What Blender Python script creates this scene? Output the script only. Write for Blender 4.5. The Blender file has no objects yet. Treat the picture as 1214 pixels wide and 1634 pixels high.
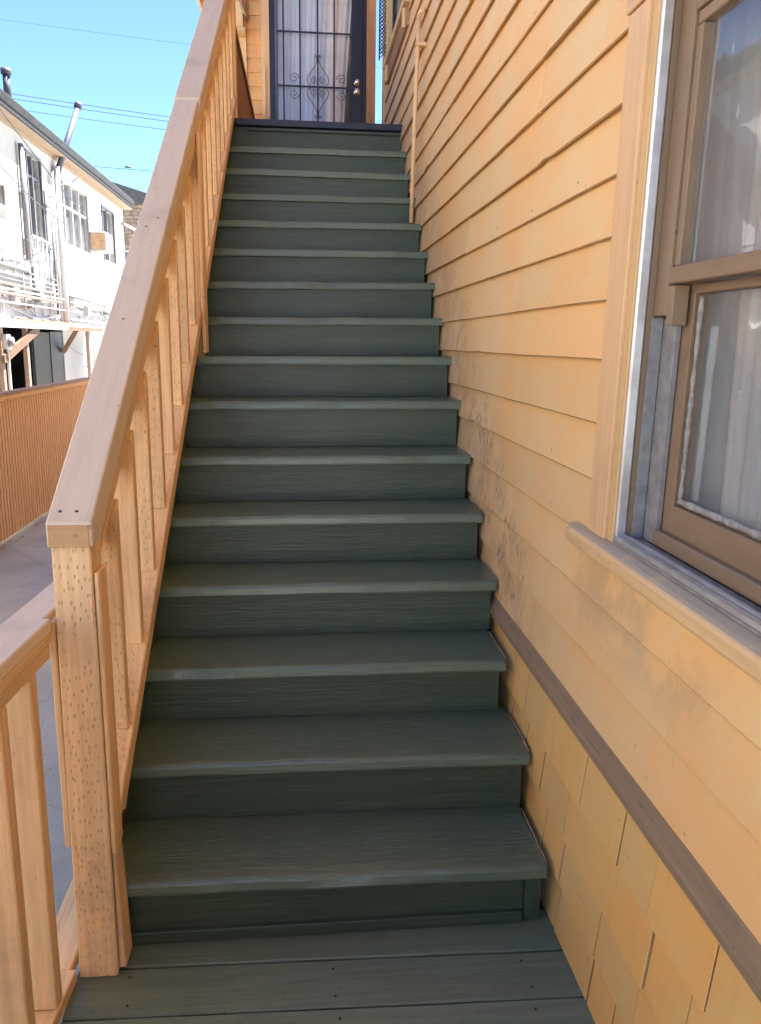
import bpy, bmesh, math, random
from mathutils import Vector, Matrix
random.seed(7)
S = bpy.context.scene
COL = S.collection
R = math.radians

# ------------------------------------------------------------------ camera
CAM = (-0.6696, -1.8448, 1.5557)
YAW, PITCH, ROLL, FPX = 0.1000, -0.2101, 0.0130, 1270.2
cd = bpy.data.cameras.new("camera"); co = bpy.data.objects.new("camera", cd); COL.objects.link(co)
fw = Vector((math.sin(YAW)*math.cos(PITCH), math.cos(YAW)*math.cos(PITCH), math.sin(PITCH)))
rt = Vector((math.cos(YAW), -math.sin(YAW), 0)); up = rt.cross(fw)
r2 = rt*math.cos(ROLL)+up*math.sin(ROLL); u2 = -rt*math.sin(ROLL)+up*math.cos(ROLL)
m = Matrix((r2, u2, -fw)).transposed().to_4x4(); m.translation = Vector(CAM); co.matrix_world = m
cd.sensor_fit = 'VERTICAL'; cd.sensor_height = 24; cd.lens = FPX/1634*24
cd.clip_start = 0.05; cd.clip_end = 2000
S.camera = co

# ------------------------------------------------------------------ sky, sun, exposure
SUN = Vector((1.0, 0.4, 2.6)).normalized()
w = bpy.data.worlds.new("World"); S.world = w; w.use_nodes = True
nt = w.node_tree; bg = nt.nodes["Background"]
sky = nt.nodes.new("ShaderNodeTexSky"); sky.sky_type = 'NISHITA'; sky.sun_disc = False
sky.sun_elevation = math.asin(SUN.z); sky.sun_rotation = math.atan2(SUN.x, SUN.y)
sky.air_density = 0.6; sky.dust_density = 0.2; sky.ozone_density = 8.0
nt.links.new(sky.outputs[0], bg.inputs[0]); bg.inputs[1].default_value = 0.05
sl = bpy.data.lights.new("sun", 'SUN'); sl.energy = 3.6; sl.angle = R(0.5); sl.color = (1, .95, .87)
so = bpy.data.objects.new("sun", sl); COL.objects.link(so)
so.rotation_euler = (-SUN).to_track_quat('-Z', 'Y').to_euler(); so.location = (8, 4, 20)
S.view_settings.view_transform = 'Standard'; S.view_settings.look = 'None'
S.view_settings.gamma = 1; S.view_settings.use_curve_mapping = False
S.view_settings.exposure = 3.32

# ------------------------------------------------------------------ node helpers
class N:
    def __init__(s, name):
        s.m = bpy.data.materials.new(name); s.m.use_nodes = True; s.t = s.m.node_tree
        s.t.nodes.clear(); s.out = s.t.nodes.new("ShaderNodeOutputMaterial")
    def n(s, ty, **kw):
        o = s.t.nodes.new(ty)
        for k, v in kw.items():
            if k in o.inputs: s.put(o.inputs[k], v)
            else: setattr(o, k, v)
        return o
    def put(s, sock, v):
        if hasattr(v, 'is_output'): s.t.links.new(v, sock)
        elif isinstance(v, (tuple, list)) and sock.type == 'RGBA' and len(v) == 3: sock.default_value = (*v, 1)
        else: sock.default_value = v
    def math(s, op, a, b=0.0, c=None, clamp=False):
        o = s.t.nodes.new("ShaderNodeMath"); o.operation = op; o.use_clamp = clamp
        s.put(o.inputs[0], a); s.put(o.inputs[1], b)
        if c is not None: s.put(o.inputs[2], c)
        return o.outputs[0]
    def ramp(s, f, a, b, lo=0.0, hi=1.0):
        o = s.t.nodes.new("ShaderNodeMapRange"); o.interpolation_type = 'SMOOTHSTEP'
        s.put(o.inputs[0], f); s.put(o.inputs[1], a); s.put(o.inputs[2], b); s.put(o.inputs[3], lo); s.put(o.inputs[4], hi)
        return o.outputs[0]
    def mix(s, f, a, b, mode='MIX'):
        o = s.t.nodes.new("ShaderNodeMix"); o.data_type = 'RGBA'; o.blend_type = mode
        s.put(o.inputs[0], f); s.put(o.inputs[6], a); s.put(o.inputs[7], b)
        return o.outputs[2]
    def comb(s, x, y, z=0.0):
        o = s.t.nodes.new("ShaderNodeCombineXYZ"); s.put(o.inputs[0], x); s.put(o.inputs[1], y); s.put(o.inputs[2], z); return o.outputs[0]
    def sep(s, v):
        o = s.t.nodes.new("ShaderNodeSeparateXYZ"); s.put(o.inputs[0], v); return o.outputs
    def noise(s, v, scale, detail=4.0, rough=.55, dist=0.0):
        o = s.n("ShaderNodeTexNoise"); s.put(o.inputs['Vector'], v); o.inputs['Scale'].default_value = scale
        o.inputs['Detail'].default_value = detail; o.inputs['Roughness'].default_value = rough; o.inputs['Distortion'].default_value = dist
        return o.outputs['Fac']
    def bump(s, h, dist=.002, strength=1.0, normal=None):
        o = s.n("ShaderNodeBump"); s.put(o.inputs['Height'], h); o.inputs['Distance'].default_value = dist; o.inputs['Strength'].default_value = strength
        if normal is not None: s.put(o.inputs['Normal'], normal)
        return o.outputs[0]
    def bsdf(s, col, rough=.6, normal=None, metal=0.0, spec=.5, coat=0.0):
        o = s.n("ShaderNodeBsdfPrincipled"); s.put(o.inputs['Base Color'], col); s.put(o.inputs['Roughness'], rough)
        o.inputs['Metallic'].default_value = metal; o.inputs['Specular IOR Level'].default_value = spec
        o.inputs['Coat Weight'].default_value = coat; o.inputs['Coat Roughness'].default_value = .2
        if normal is not None: s.put(o.inputs['Normal'], normal)
        s.t.links.new(o.outputs[0], s.out.inputs[0]); return o

def coords(g):
    """UV in metres (x across the grain, y along it) shifted by a random amount per object."""
    uv = g.n("ShaderNodeUVMap").outputs[0]; rnd = g.n("ShaderNodeObjectInfo").outputs['Random']
    u, v, _ = g.sep(uv)
    u = g.math('ADD', u, g.math('MULTIPLY', rnd, 17.3)); v = g.math('ADD', v, g.math('MULTIPLY', rnd, 41.7))
    pos = g.n("ShaderNodeNewGeometry").outputs['Position']
    return u, v, rnd, pos

def wood_paint(name, base, rough=.55, grain=.6, vary=.10, incised=False, wear=None, wear_amt=.0, dirt=(.12, .09, .07), dirt_amt=.35,
               gdist=.0012, spec=.5, coat=0., topdirt=None, scuff=None):
    g = N(name); u, v, rnd, pos = coords(g)
    gv = g.comb(g.math('MULTIPLY', u, 130.0), g.math('MULTIPLY', v, 7.0), g.math('MULTIPLY', rnd, 9.0))
    gr = g.noise(gv, 1.0, 4, .6, .6)
    gv2 = g.comb(g.math('MULTIPLY', u, 30.0), g.math('MULTIPLY', v, 1.3), g.math('MULTIPLY', rnd, 5.0))
    gr2 = g.noise(gv2, 1.0, 3, .55, 1.2)
    blotch = g.noise(pos, 5.0, 5, .6)
    fine = g.noise(pos, 160.0, 3, .6)
    col = g.mix(g.ramp(gr2, .3, .7), tuple(c*(1-vary) for c in base), tuple(min(1, c*(1+vary)) for c in base))
    col = g.mix(g.math('MULTIPLY', g.ramp(gr, .5, .75), .18*grain), col, tuple(c*.55 for c in base))
    tone = g.math('ADD', .89, g.math('MULTIPLY', rnd, .20))
    col = g.mix(1.0, col, g.comb(tone, tone, tone), 'MULTIPLY')
    dm = g.math('MULTIPLY', g.ramp(blotch, .52, .78), dirt_amt)
    col = g.mix(dm, col, dirt)
    sp = g.math('MULTIPLY', g.ramp(g.noise(pos, 55.0, 2, .5), .70, .78), min(1, dirt_amt*1.6))
    col = g.mix(sp, col, dirt)
    if topdirt:
        _t = g.sep(g.n("ShaderNodeNewGeometry").outputs['Normal'])[2]
        col = g.mix(g.math('MULTIPLY', g.ramp(_t, .6, .9), g.ramp(g.noise(pos, 14.0, 5, .6), .30, .5, .55, 1.0)), col, topdirt)
    if wear:
        wm = g.math('MULTIPLY', g.ramp(g.noise(gv2, 2.6, 5, .7), .58, .66), wear_amt)
        col = g.mix(wm, col, wear)
    if scuff:
        px_, py_, pz_ = g.sep(pos)
        mid = g.math('MULTIPLY', g.ramp(px_, -1.05, -.75), g.ramp(px_, -.15, -.42))
        sn = g.math('MULTIPLY', g.ramp(g.noise(g.comb(g.math('MULTIPLY', px_, 9.), g.math('MULTIPLY', py_, 22.), pz_), 1.0, 6, .7), .45, .75), mid)
        col = g.mix(g.math('MULTIPLY', sn, .38), col, scuff)
        ds = g.math('MULTIPLY', g.ramp(g.noise(g.comb(g.math('MULTIPLY', px_, 16.), g.math('MULTIPLY', py_, 120.), pz_), 1.0, 4, .6), .63, .70), .5)
        col = g.mix(ds, col, tuple(c*.45 for c in base))
    h = g.math('ADD', g.math('MULTIPLY', gr, grain), g.math('MULTIPLY', gr2, grain*.5))
    h = g.math('ADD', h, g.math('MULTIPLY', fine, .15))
    nrm = g.bump(h, gdist)
    if incised:
        vo = g.n("ShaderNodeTexVoronoi", voronoi_dimensions='2D')
        g.put(vo.inputs['Vector'], g.comb(g.math('MULTIPLY', u, 80.0), g.math('MULTIPLY', v, 30.0)))
        vo.inputs['Scale'].default_value = 1.0; vo.inputs['Randomness'].default_value = .7
        # marks are longer than wide: squash by using a rotated distance
        mk = g.ramp(vo.outputs['Distance'], .09, .17, 1.0, 0.0)
        patch = g.ramp(g.noise(g.comb(g.math('MULTIPLY', u, 8.), g.math('MULTIPLY', v, 5.)), 1.0, 2), .34, .5)
        mk = g.math('MULTIPLY', mk, patch)
        if incised == 'front':
            _n = g.sep(g.n("ShaderNodeNewGeometry").outputs['Normal']); mk = g.math('MULTIPLY', mk, g.math('GREATER_THAN', g.math('ABSOLUTE', _n[1]), .6))
        col = g.mix(g.math('MULTIPLY', mk, .27), col, (.22, .11, .05))
        nrm = g.bump(g.math('SUBTRACT', 1.0, mk), .002, 1.0, nrm)
    ro = g.math('ADD', rough-.06, g.math('MULTIPLY', blotch, .15))
    g.bsdf(col, ro, nrm, 0, spec, coat); return g.m

M = {}
TAN = (.88, .56, .29)
M['rail'] = wood_paint("tan_stain_incised", TAN, .6, .8, .12, incised=True, wear=(.56, .35, .19), wear_amt=.25)
M['post'] = wood_paint("tan_stain_post", TAN, .6, .8, .12, incised='front', wear=(.56, .35, .19), wear_amt=.25)
M['rail_plain'] = wood_paint("tan_stain", TAN, .6, .9, .14, wear=(.45, .26, .14), wear_amt=.3, dirt_amt=.25)
M['cap'] = wood_paint("faded_cap_paint", (.74, .58, .42), .5, .28, .04, dirt=(.22, .19, .17), dirt_amt=.30, wear=(.36, .27, .21), wear_amt=.25)
M['trim'] = wood_paint("ochre_trim_paint", (.74, .47, .21), .5, .35, .06, dirt=(.25, .17, .1), dirt_amt=.3, gdist=.0008)
M['sill'] = wood_paint("weathered_sill_paint", (.76, .49, .24), .5, .35, .06, dirt=(.33, .27, .20), dirt_amt=.5, gdist=.0008, topdirt=(.50, .39, .27))
M['endgrain'] = wood_paint("tan_end_grain", (.56, .33, .15), .65, .9, .12, dirt_amt=.3)
M['casing'] = wood_paint("peach_casing_paint", (.80, .49, .25), .5, .3, .07, dirt=(.33, .2, .1), dirt_amt=.25, gdist=.0008)
M['sash'] = wood_paint("brown_sash_paint", (.27, .175, .105), .5, .4, .08, dirt=(.1, .07, .06), dirt_amt=.4, gdist=.0008)
M['watertable'] = wood_paint("worn_brown_water_table", (.34, .22, .125), .6, .8, .15, dirt=(.17, .14, .12), dirt_amt=.8, wear=(.15, .12, .10), wear_amt=.75)
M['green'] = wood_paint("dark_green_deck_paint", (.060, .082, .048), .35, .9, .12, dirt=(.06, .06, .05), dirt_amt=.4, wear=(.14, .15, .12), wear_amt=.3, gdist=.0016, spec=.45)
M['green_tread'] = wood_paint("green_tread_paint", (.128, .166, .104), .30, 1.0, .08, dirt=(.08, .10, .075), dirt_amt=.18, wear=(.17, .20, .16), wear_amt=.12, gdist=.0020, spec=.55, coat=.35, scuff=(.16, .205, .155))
M['green_deck'] = wood_paint("green_deck_boards", (.158, .190, .128), .4, .8, .12, dirt=(.07, .065, .055), dirt_amt=.45, wear=(.22, .22, .18), wear_amt=.4, gdist=.0016, spec=.4, scuff=(.22, .26, .195))
M['navy'] = wood_paint("dark_navy_paint", (.014, .017, .036), .35, .4, .1, dirt_amt=.2)
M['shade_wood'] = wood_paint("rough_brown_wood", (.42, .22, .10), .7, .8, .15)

def siding_mat(name, base, kind):
    g = N(name); u, v, rnd, pos = coords(g)
    x, y, z = g.sep(pos)
    blotch = g.noise(pos, 2.2, 5, .6); fine = g.noise(pos, 120.0, 3, .6)
    streak = g.noise(g.comb(g.math('MULTIPLY', y, 26.0), g.math('MULTIPLY', z, 3.0)), 1.0, 5, .7)
    gr = g.noise(g.comb(g.math('MULTIPLY', u, 140.0), g.math('MULTIPLY', v, 6.0), rnd), 1.0, 4, .6)
    b2 = tuple(c*k for c, k in zip(base, (1.04, .90, .78)))
    col = g.mix(g.ramp(blotch, .38, .62), base, b2)
    tone = g.math('ADD', .94, g.math('MULTIPLY', rnd, .12)); col = g.mix(1.0, col, g.comb(tone, tone, tone), 'MULTIPLY')
    if kind == 'shingle': col = g.mix(g.ramp(rnd, .3, .8), col, g.mix(1.0, col, (1.0, .92, .84, 1), 'MULTIPLY'))
    # scuffed, greyed paint where feet and shoulders brush the wall along the flight
    hgt = g.math('SUBTRACT', z, g.math('MULTIPLY', y, .711))
    near = g.math('MULTIPLY', g.ramp(hgt, .30, .85, 1.0, 0.0), g.ramp(y, -.3, .5))
    near = g.math('MULTIPLY', near, g.ramp(z, .45, .8))
    n1 = g.noise(pos, 9.0, 6, .65)
    grime = g.math('MULTIPLY', near, g.ramp(n1, .28, .66), clamp=True)
    col = g.mix(g.math('MULTIPLY', g.math('MULTIPLY', grime, g.ramp(streak, .3, .62, .35, 1.0)), .62), col, (.52, .36, .235))
    # smudges below the window sill
    sm = g.math('MULTIPLY', g.ramp(z, .82, .95), g.ramp(z, 1.12, 1.04))
    sm = g.math('MULTIPLY', sm, g.math('MULTIPLY', g.ramp(y, -.80, -.5), g.ramp(y, .12, -.05)))
    sm = g.math('MULTIPLY', sm, g.ramp(g.noise(pos, 5.0, 6, .62), .40, .60))
    col = g.mix(g.math('MULTIPLY', sm, .42), col, (.47, .36, .22))
    col = g.mix(g.math('MULTIPLY', g.math('MULTIPLY', sm, g.ramp(g.noise(pos, 130.0, 3, .6), .48, .62)), .15), col, (.30, .24, .16))
    # dark chips and scratches
    sc = g.noise(g.comb(g.math('MULTIPLY', y, 85.0), g.math('MULTIPLY', z, 17.0), 3.0), 1.0, 4, .65)
    band = g.math('MULTIPLY', g.ramp(hgt, .16, .24), g.ramp(hgt, .66, .46))
    band = g.math('MULTIPLY', band, g.math('MULTIPLY', g.ramp(y, .25, .6), g.ramp(y, 2.6, 1.7)))
    chip = g.math('MULTIPLY', g.ramp(sc, .545, .575), band)
    chip = g.math('MULTIPLY', chip, g.ramp(g.noise(pos, 6.0, 3), .46, .54))
    rare = g.math('MULTIPLY', g.ramp(g.noise(g.comb(g.math('MULTIPLY', y, 40.0), g.math('MULTIPLY', z, 9.0), 8.0), 1.0, 3, .6), .70, .72), .6)
    chip = g.math('MAXIMUM', chip, g.math('MULTIPLY', rare, g.ramp(hgt, 1.6, .4)))
    col = g.mix(g.math('MULTIPLY', chip, .62), col, (.15, .11, .085))
    # rows of small nail holes / pin marks
    speck = g.math('MULTIPLY', g.ramp(g.noise(pos, 48.0, 2, .5), .735, .76), .35)
    col = g.mix(speck, col, (.2, .12, .06))
    dstk = g.math('MULTIPLY', g.ramp(streak, .6, .8), .22)
    col = g.mix(dstk, col, tuple(c*.62 for c in base))
    h = g.math('ADD', g.math('MULTIPLY', gr, .5 if kind == 'board' else .25), g.math('MULTIPLY', fine, .35))
    h = g.math('ADD', h, g.math('MULTIPLY', streak, .8 if kind == 'board' else 1.6))
    h = g.math('SUBTRACT', h, g.math('MULTIPLY', chip, .8))
    g.bsdf(col, .55, g.bump(h, .0011), 0, .4); return g.m
M['siding'] = siding_mat("yellow_siding_paint", (.90, .592, .282), 'board')
M['shingle'] = siding_mat("yellow_shingle_paint", (.88, .57, .22), 'shingle')
M['butt'] = wood_paint("shade_brown_board_butt", (.50, .29, .13), .8, .8, .2, dirt_amt=.4)  # darker brown holds painted lap and joint shade; also colours the leaves
M['siding_far'] = siding_mat("yellow_rear_shingle_paint", (.88, .49, .17), 'shingle')

def simple(name, col, rough=.5, metal=0., spec=.5, noise=.1, scale=20., bump=.0):
    g = N(name); pos = g.n("ShaderNodeNewGeometry").outputs['Position']
    f = g.noise(pos, scale, 5, .6)
    c = g.mix(g.ramp(f, .3, .7), tuple(k*(1-noise) for k in col), tuple(min(1, k*(1+noise)) for k in col))
    g.bsdf(c, rough, g.bump(g.noise(pos, scale*4, 3), bump) if bump else None, metal, spec); return g.m
M['white_wall'] = simple("white_stucco", (.38, .365, .36), .85, noise=.06, scale=1.2, bump=.004)
M['white_pipe'] = simple("white_painted_pipe", (.42, .42, .43), .5, noise=.1)
M['grey_pipe'] = simple("grey_painted_pipe", (.13, .13, .145), .5, noise=.15)
M['pink_pipe'] = simple("faded_pink_pipe", (.26, .17, .14), .6, noise=.2)
M['dark_wood'] = simple("weathered_dark_wood", (.13, .075, .045), .8, noise=.25, scale=8)
M['vent_paint'] = simple("blue_grey_vent", (.055, .062, .09), .6, noise=.2)
M['roof_dark'] = simple("dark_gutter_paint", (.010, .011, .018), .9, noise=.2)
M['roof_grey'] = simple("grey_roof_shingle", (.05, .048, .052), .85, noise=.25, scale=6)
M['eave_wood'] = simple("cream_eave_paint", (.27, .19, .135), .7)
M['alu'] = simple("aluminium_track", (.72, .71, .71), .34, metal=.65, noise=.12)
M['track_grey'] = simple("grey_jamb_liner", (.27, .255, .25), .45, noise=.2, scale=30, bump=.0005)
M['black_iron'] = simple("black_iron", (.007, .009, .028), .38, noise=.2)
M['scroll_iron'] = simple("grey_blue_iron", (.10, .105, .17), .45, noise=.2)
M['chrome'] = simple("satin_metal", (.75, .74, .72), .2, metal=1., noise=.05)
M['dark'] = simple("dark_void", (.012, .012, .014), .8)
M['grey_panel'] = simple("grey_panel_paint", (.02, .021, .02), .6, noise=.2, scale=3)
M['dark_door'] = simple("dark_door_paint", (.012, .012, .018), .5, noise=.3)
M['putty'] = simple("cracked_putty", (.36, .325, .29), .8, noise=.3, scale=60, bump=.002)
M['caulk'] = simple("pale_caulk", (.42, .29, .19), .7, noise=.25, scale=50, bump=.001)
M['cable'] = simple("black_cable", (.03, .03, .035), .6)
M['cable_far'] = simple("grey_cable", (.02, .022, .03), .8)
M['beige'] = simple("beige_trim", (.80, .52, .27), .6, noise=.08)
M['ac'] = simple("aged_ac_metal", (.30, .27, .25), .5, noise=.15, scale=8)
M['ac_rust'] = simple("peach_ac_panel", (.40, .25, .14), .6, noise=.2, scale=8)
M['brickish'] = simple("brown_shingle_far", (.22, .16, .12), .85, noise=.35, scale=3)
M['old_nail'] = simple("painted_nail", (.30, .20, .11), .6)
M['nail'] = simple("nail_dark", (.03, .022, .018), .6)

def fabric(name, c1, c2):
    g = N(name); pos = g.n("ShaderNodeNewGeometry").outputs['Position']; x, y, z = g.sep(pos)
    f = g.noise(g.comb(g.math('MULTIPLY', x, 14.), g.math('MULTIPLY', y, 14.), g.math('MULTIPLY', z, .6)), 1., 3)
    st = g.noise(pos, 3.0, 4)
    c = g.mix(g.ramp(f, .3, .7), c1, c2); c = g.mix(g.math('MULTIPLY', g.ramp(st, .5, .7), .3), c, tuple(k*.7 for k in c1))
    g.bsdf(c, .9, None, 0, .1); return g.m
M['curtain'] = fabric("grey_curtain", (.38, .37, .37), (.56, .54, .53))
M['door_curtain'] = fabric("door_curtain", (.60, .60, .68), (.82, .82, .88))

def glass(name, dirty=.1, tint=(.96, .97, .97), refl=.08):
    g = N(name); pos = g.n("ShaderNodeNewGeometry").outputs['Position']
    tr = g.n("ShaderNodeBsdfTransparent", Color=(*tint, 1)); gl = g.n("ShaderNodeBsdfGlossy"); gl.inputs['Roughness'].default_value = .02
    gl.inputs['Color'].default_value = (1, 1, 1, 1)
    wv = g.noise(pos, 7., 2); g.put(gl.inputs['Normal'], g.bump(wv, .0006))
    geo = g.n("ShaderNodeNewGeometry"); vm = g.n("ShaderNodeVectorMath", operation='DOT_PRODUCT')
    g.put(vm.inputs[0], geo.outputs['Normal']); g.put(vm.inputs[1], geo.outputs['Incoming'])
    c1 = g.math('SUBTRACT', 1.0, g.math('ABSOLUTE', vm.outputs['Value'])); f = g.math('MULTIPLY_ADD', g.math('POWER', c1, 5.0), .92, refl, clamp=True)
    mx = g.n("ShaderNodeMixShader"); g.put(mx.inputs[0], f); g.put(mx.inputs[1], tr.outputs[0]); g.put(mx.inputs[2], gl.outputs[0])
    df = g.n("ShaderNodeBsdfDiffuse"); df.inputs['Color'].default_value = (.6, .58, .55, 1)
    x, y, z = g.sep(pos)
    sm = g.ramp(g.noise(g.comb(g.math('MULTIPLY', y, 30.), g.math('MULTIPLY', z, 7.)), 1., 4, .6), .66, .74)
    sm = g.math('ADD', g.math('MULTIPLY', sm, .45), dirty*.5)
    mx2 = g.n("ShaderNodeMixShader"); g.put(mx2.inputs[0], sm); g.put(mx2.inputs[1], mx.outputs[0]); g.put(mx2.inputs[2], df.outputs[0])
    g.t.links.new(mx2.outputs[0], g.out.inputs[0]); return g.m
M['glass'] = glass("old_window_glass", .26)
M['glass_far'] = simple("dark_window_pane", (.10, .105, .12), .12, spec=.6, noise=.4, scale=1.5)

def asphalt():
    g = N("worn_asphalt"); pos = g.n("ShaderNodeNewGeometry").outputs['Position']
    a = g.noise(pos, 1.3, 6, .65); b = g.noise(pos, 60., 3, .7); c = g.noise(pos, .35, 3)
    col = g.mix(g.ramp(a, .35, .68), (.46, .49, .44), (.60, .62, .56))
    col = g.mix(g.math('MULTIPLY', g.ramp(b, .55, .75), .5), col, (.64, .65, .62))
    col = g.mix(g.math('MULTIPLY', g.ramp(c, .55, .65), .3), col, (.15, .15, .15))
    cr = g.n("ShaderNodeTexVoronoi", feature='DISTANCE_TO_EDGE'); g.put(cr.inputs['Vector'], pos); cr.inputs['Scale'].default_value = .7
    col = g.mix(g.ramp(cr.outputs['Distance'], .0, .006, .25, 0.), col, (.03, .03, .03))
    g.bsdf(col, .85, g.bump(g.math('ADD', b, a), .006), 0, .3); return g.m
M['asphalt'] = asphalt()

def fence_mat():
    g = N("fence_stain"); u, v, rnd, pos = coords(g); x, y, z = g.sep(pos)
    st = g.noise(g.comb(g.math('MULTIPLY', y, 12.), g.math('MULTIPLY', z, 1.5)), 1., 5, .65)
    kn = g.ramp(g.noise(g.comb(g.math('MULTIPLY', y, 3.5), g.math('MULTIPLY', z, 11.)), 1., 3, .6), .68, .76)
    col = g.mix(g.ramp(st, .3, .7), (.80, .52, .27), (.88, .60, .33))
    col = g.mix(g.math('MULTIPLY', kn, .7), col, (.34, .18, .09))
    g.bsdf(col, .8, g.bump(st, .001), 0, .2); return g.m
M['fence'] = fence_mat()

# ------------------------------------------------------------------ object helpers
WORLD = {}          # object name -> world location of its origin
def empty(name, loc, label, cat, group=None):
    o = bpy.data.objects.new(name, None); COL.objects.link(o); o.empty_display_size = .2
    o.location = loc; WORLD[o] = Vector(loc); o['label'] = label; o['category'] = cat
    if group: o['group'] = group
    return o
def tag(o, label, cat, group=None):
    o['label'] = label; o['category'] = cat
    if group: o['group'] = group
    return o
def finish(name, bm, mat, parent=None, grain=(0, 0, 1), origin=None, bevel=0., smooth=False, kind=None, label=None, seg=1):
    bmesh.ops.recalc_face_normals(bm, faces=bm.faces)
    if bevel:
        bmesh.ops.bevel(bm, geom=[e for e in bm.edges if e.is_manifold and e.calc_face_angle(0) > .5], offset=bevel, segments=seg, profile=.6, affect='EDGES')
    if origin is None:
        c = Vector((0, 0, 0))
        for v in bm.verts: c += v.co
        origin = c/max(1, len(bm.verts))
    origin = Vector(origin)
    uvl = bm.loops.layers.uv.new("UVMap"); g = Vector(grain).normalized()
    for f in bm.faces:
        n = f.normal; a = n.cross(g)
        if a.length < .35:
            a = g.orthogonal().normalized(); b = g.cross(a)
            for l in f.loops: l[uvl].uv = (l.vert.co.dot(a), l.vert.co.dot(b)*.05+3.)
        else:
            a.normalize(); off = round(n.x*2+n.y*3+n.z*5)*.37
            for l in f.loops: l[uvl].uv = (l.vert.co.dot(a)+off, l.vert.co.dot(g))
        f.smooth = smooth
    me = bpy.data.meshes.new(name)
    bmesh.ops.translate(bm, verts=bm.verts, vec=-origin); bm.to_mesh(me); bm.free()
    me.materials.append(M[mat] if isinstance(mat, str) else mat)
    o = bpy.data.objects.new(name, me); COL.objects.link(o); WORLD[o] = origin
    if parent: o.parent = parent; o.location = origin-WORLD[parent]
    else: o.location = origin
    if kind: o['kind'] = kind
    if label: o['label'] = label
    return o
def bm_box(bm, x0, x1, y0, y1, z0, z1):
    vs = [bm.verts.new((x, y, z)) for x in (x0, x1) for y in (y0, y1) for z in (z0, z1)]
    for f in ((0, 1, 3, 2), (4, 6, 7, 5), (0, 4, 5, 1), (2, 3, 7, 6), (0, 2, 6, 4), (1, 5, 7, 3)): bm.faces.new([vs[i] for i in f])
    return vs
def box(name, x0, x1, y0, y1, z0, z1, mat, parent=None, grain=None, bevel=.002, fn=None, **k):
    bm = bmesh.new(); bm_box(bm, x0, x1, y0, y1, z0, z1)
    if grain is None:
        d = (x1-x0, y1-y0, z1-z0); i = d.index(max(d)); grain = [(1, 0, 0), (0, 1, 0), (0, 0, 1)][i]
    if fn:
        for v in bm.verts: v.co = Vector(fn(*v.co))
    return finish(name, bm, mat, parent, grain, bevel=bevel, **k)
def bm_prism(bm, poly, axis, a0, a1):
    """extrude a 2D outline along axis 'x' (poly = y,z) 'y' (x,z) or 'z' (x,y)"""
    def pt(p, a): return (a, p[0], p[1]) if axis == 'x' else (p[0], a, p[1]) if axis == 'y' else (p[0], p[1], a)
    A = [bm.verts.new(pt(p, a0)) for p in poly]; B = [bm.verts.new(pt(p, a1)) for p in poly]
    n = len(poly); bm.faces.new(A); bm.faces.new(B[::-1])
    for i in range(n): bm.faces.new((A[i], A[(i+1) % n], B[(i+1) % n], B[i]))
def prism(name, poly, axis, a0, a1, mat, parent=None, grain=(0, 0, 1), bevel=.002, fn=None, **k):
    bm = bmesh.new(); bm_prism(bm, poly, axis, a0, a1)
    if fn:
        for v in bm.verts: v.co = Vector(fn(*v.co))
    return finish(name, bm, mat, parent, grain, bevel=bevel, **k)
def bm_tube(bm, pts, r, seg=8, closed_ends=True):
    pts = [Vector(p) for p in pts]; rings = []
    nrm = None
    for i, p in enumerate(pts):
        t = (pts[min(i+1, len(pts)-1)]-pts[max(i-1, 0)]).normalized()
        if nrm is None: nrm = t.orthogonal().normalized()
        else:
            nrm = (nrm-t*nrm.dot(t)).normalized()
        b = t.cross(nrm); rr = r[i] if isinstance(r, (list, tuple)) else r
        rings.append([bm.verts.new(p+(nrm*math.cos(2*math.pi*j/seg)+b*math.sin(2*math.pi*j/seg))*rr) for j in range(seg)])
    for a, b in zip(rings, rings[1:]):
        for j in range(seg): bm.faces.new((a[j], a[(j+1) % seg], b[(j+1) % seg], b[j]))
    if closed_ends: bm.faces.new(rings[0][::-1]); bm.faces.new(rings[-1])
def tube(name, pts, r, mat, parent=None, seg=8, **k):
    bm = bmesh.new(); bm_tube(bm, pts, r, seg); d = Vector(pts[-1])-Vector(pts[0])
    return finish(name, bm, mat, parent, d if d.length > 1e-6 else (0, 0, 1), smooth=True, **k)
def catenary(a, b, sag, n=24):
    a = Vector(a); b = Vector(b)
    return [a.lerp(b, i/n)-Vector((0, 0, sag*4*(i/n)*(1-i/n))) for i in range(n+1)]
def nz(x, s=1.0, seed=0.0):
    from mathutils import noise
    return noise.noise(Vector((x*s, seed*7.31, seed*3.7)))

# ------------------------------------------------------------------ ground
GZ = -.96
bm = bmesh.new()
vs = [bm.verts.new(p) for p in ((-900, -900, GZ), (900, -900, GZ), (900, 900, GZ), (-900, 900, GZ))]; bm.faces.new(vs)
g = finish('ground', bm, 'asphalt', grain=(0, 1, 0)); g['kind'] = 'structure'

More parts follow.
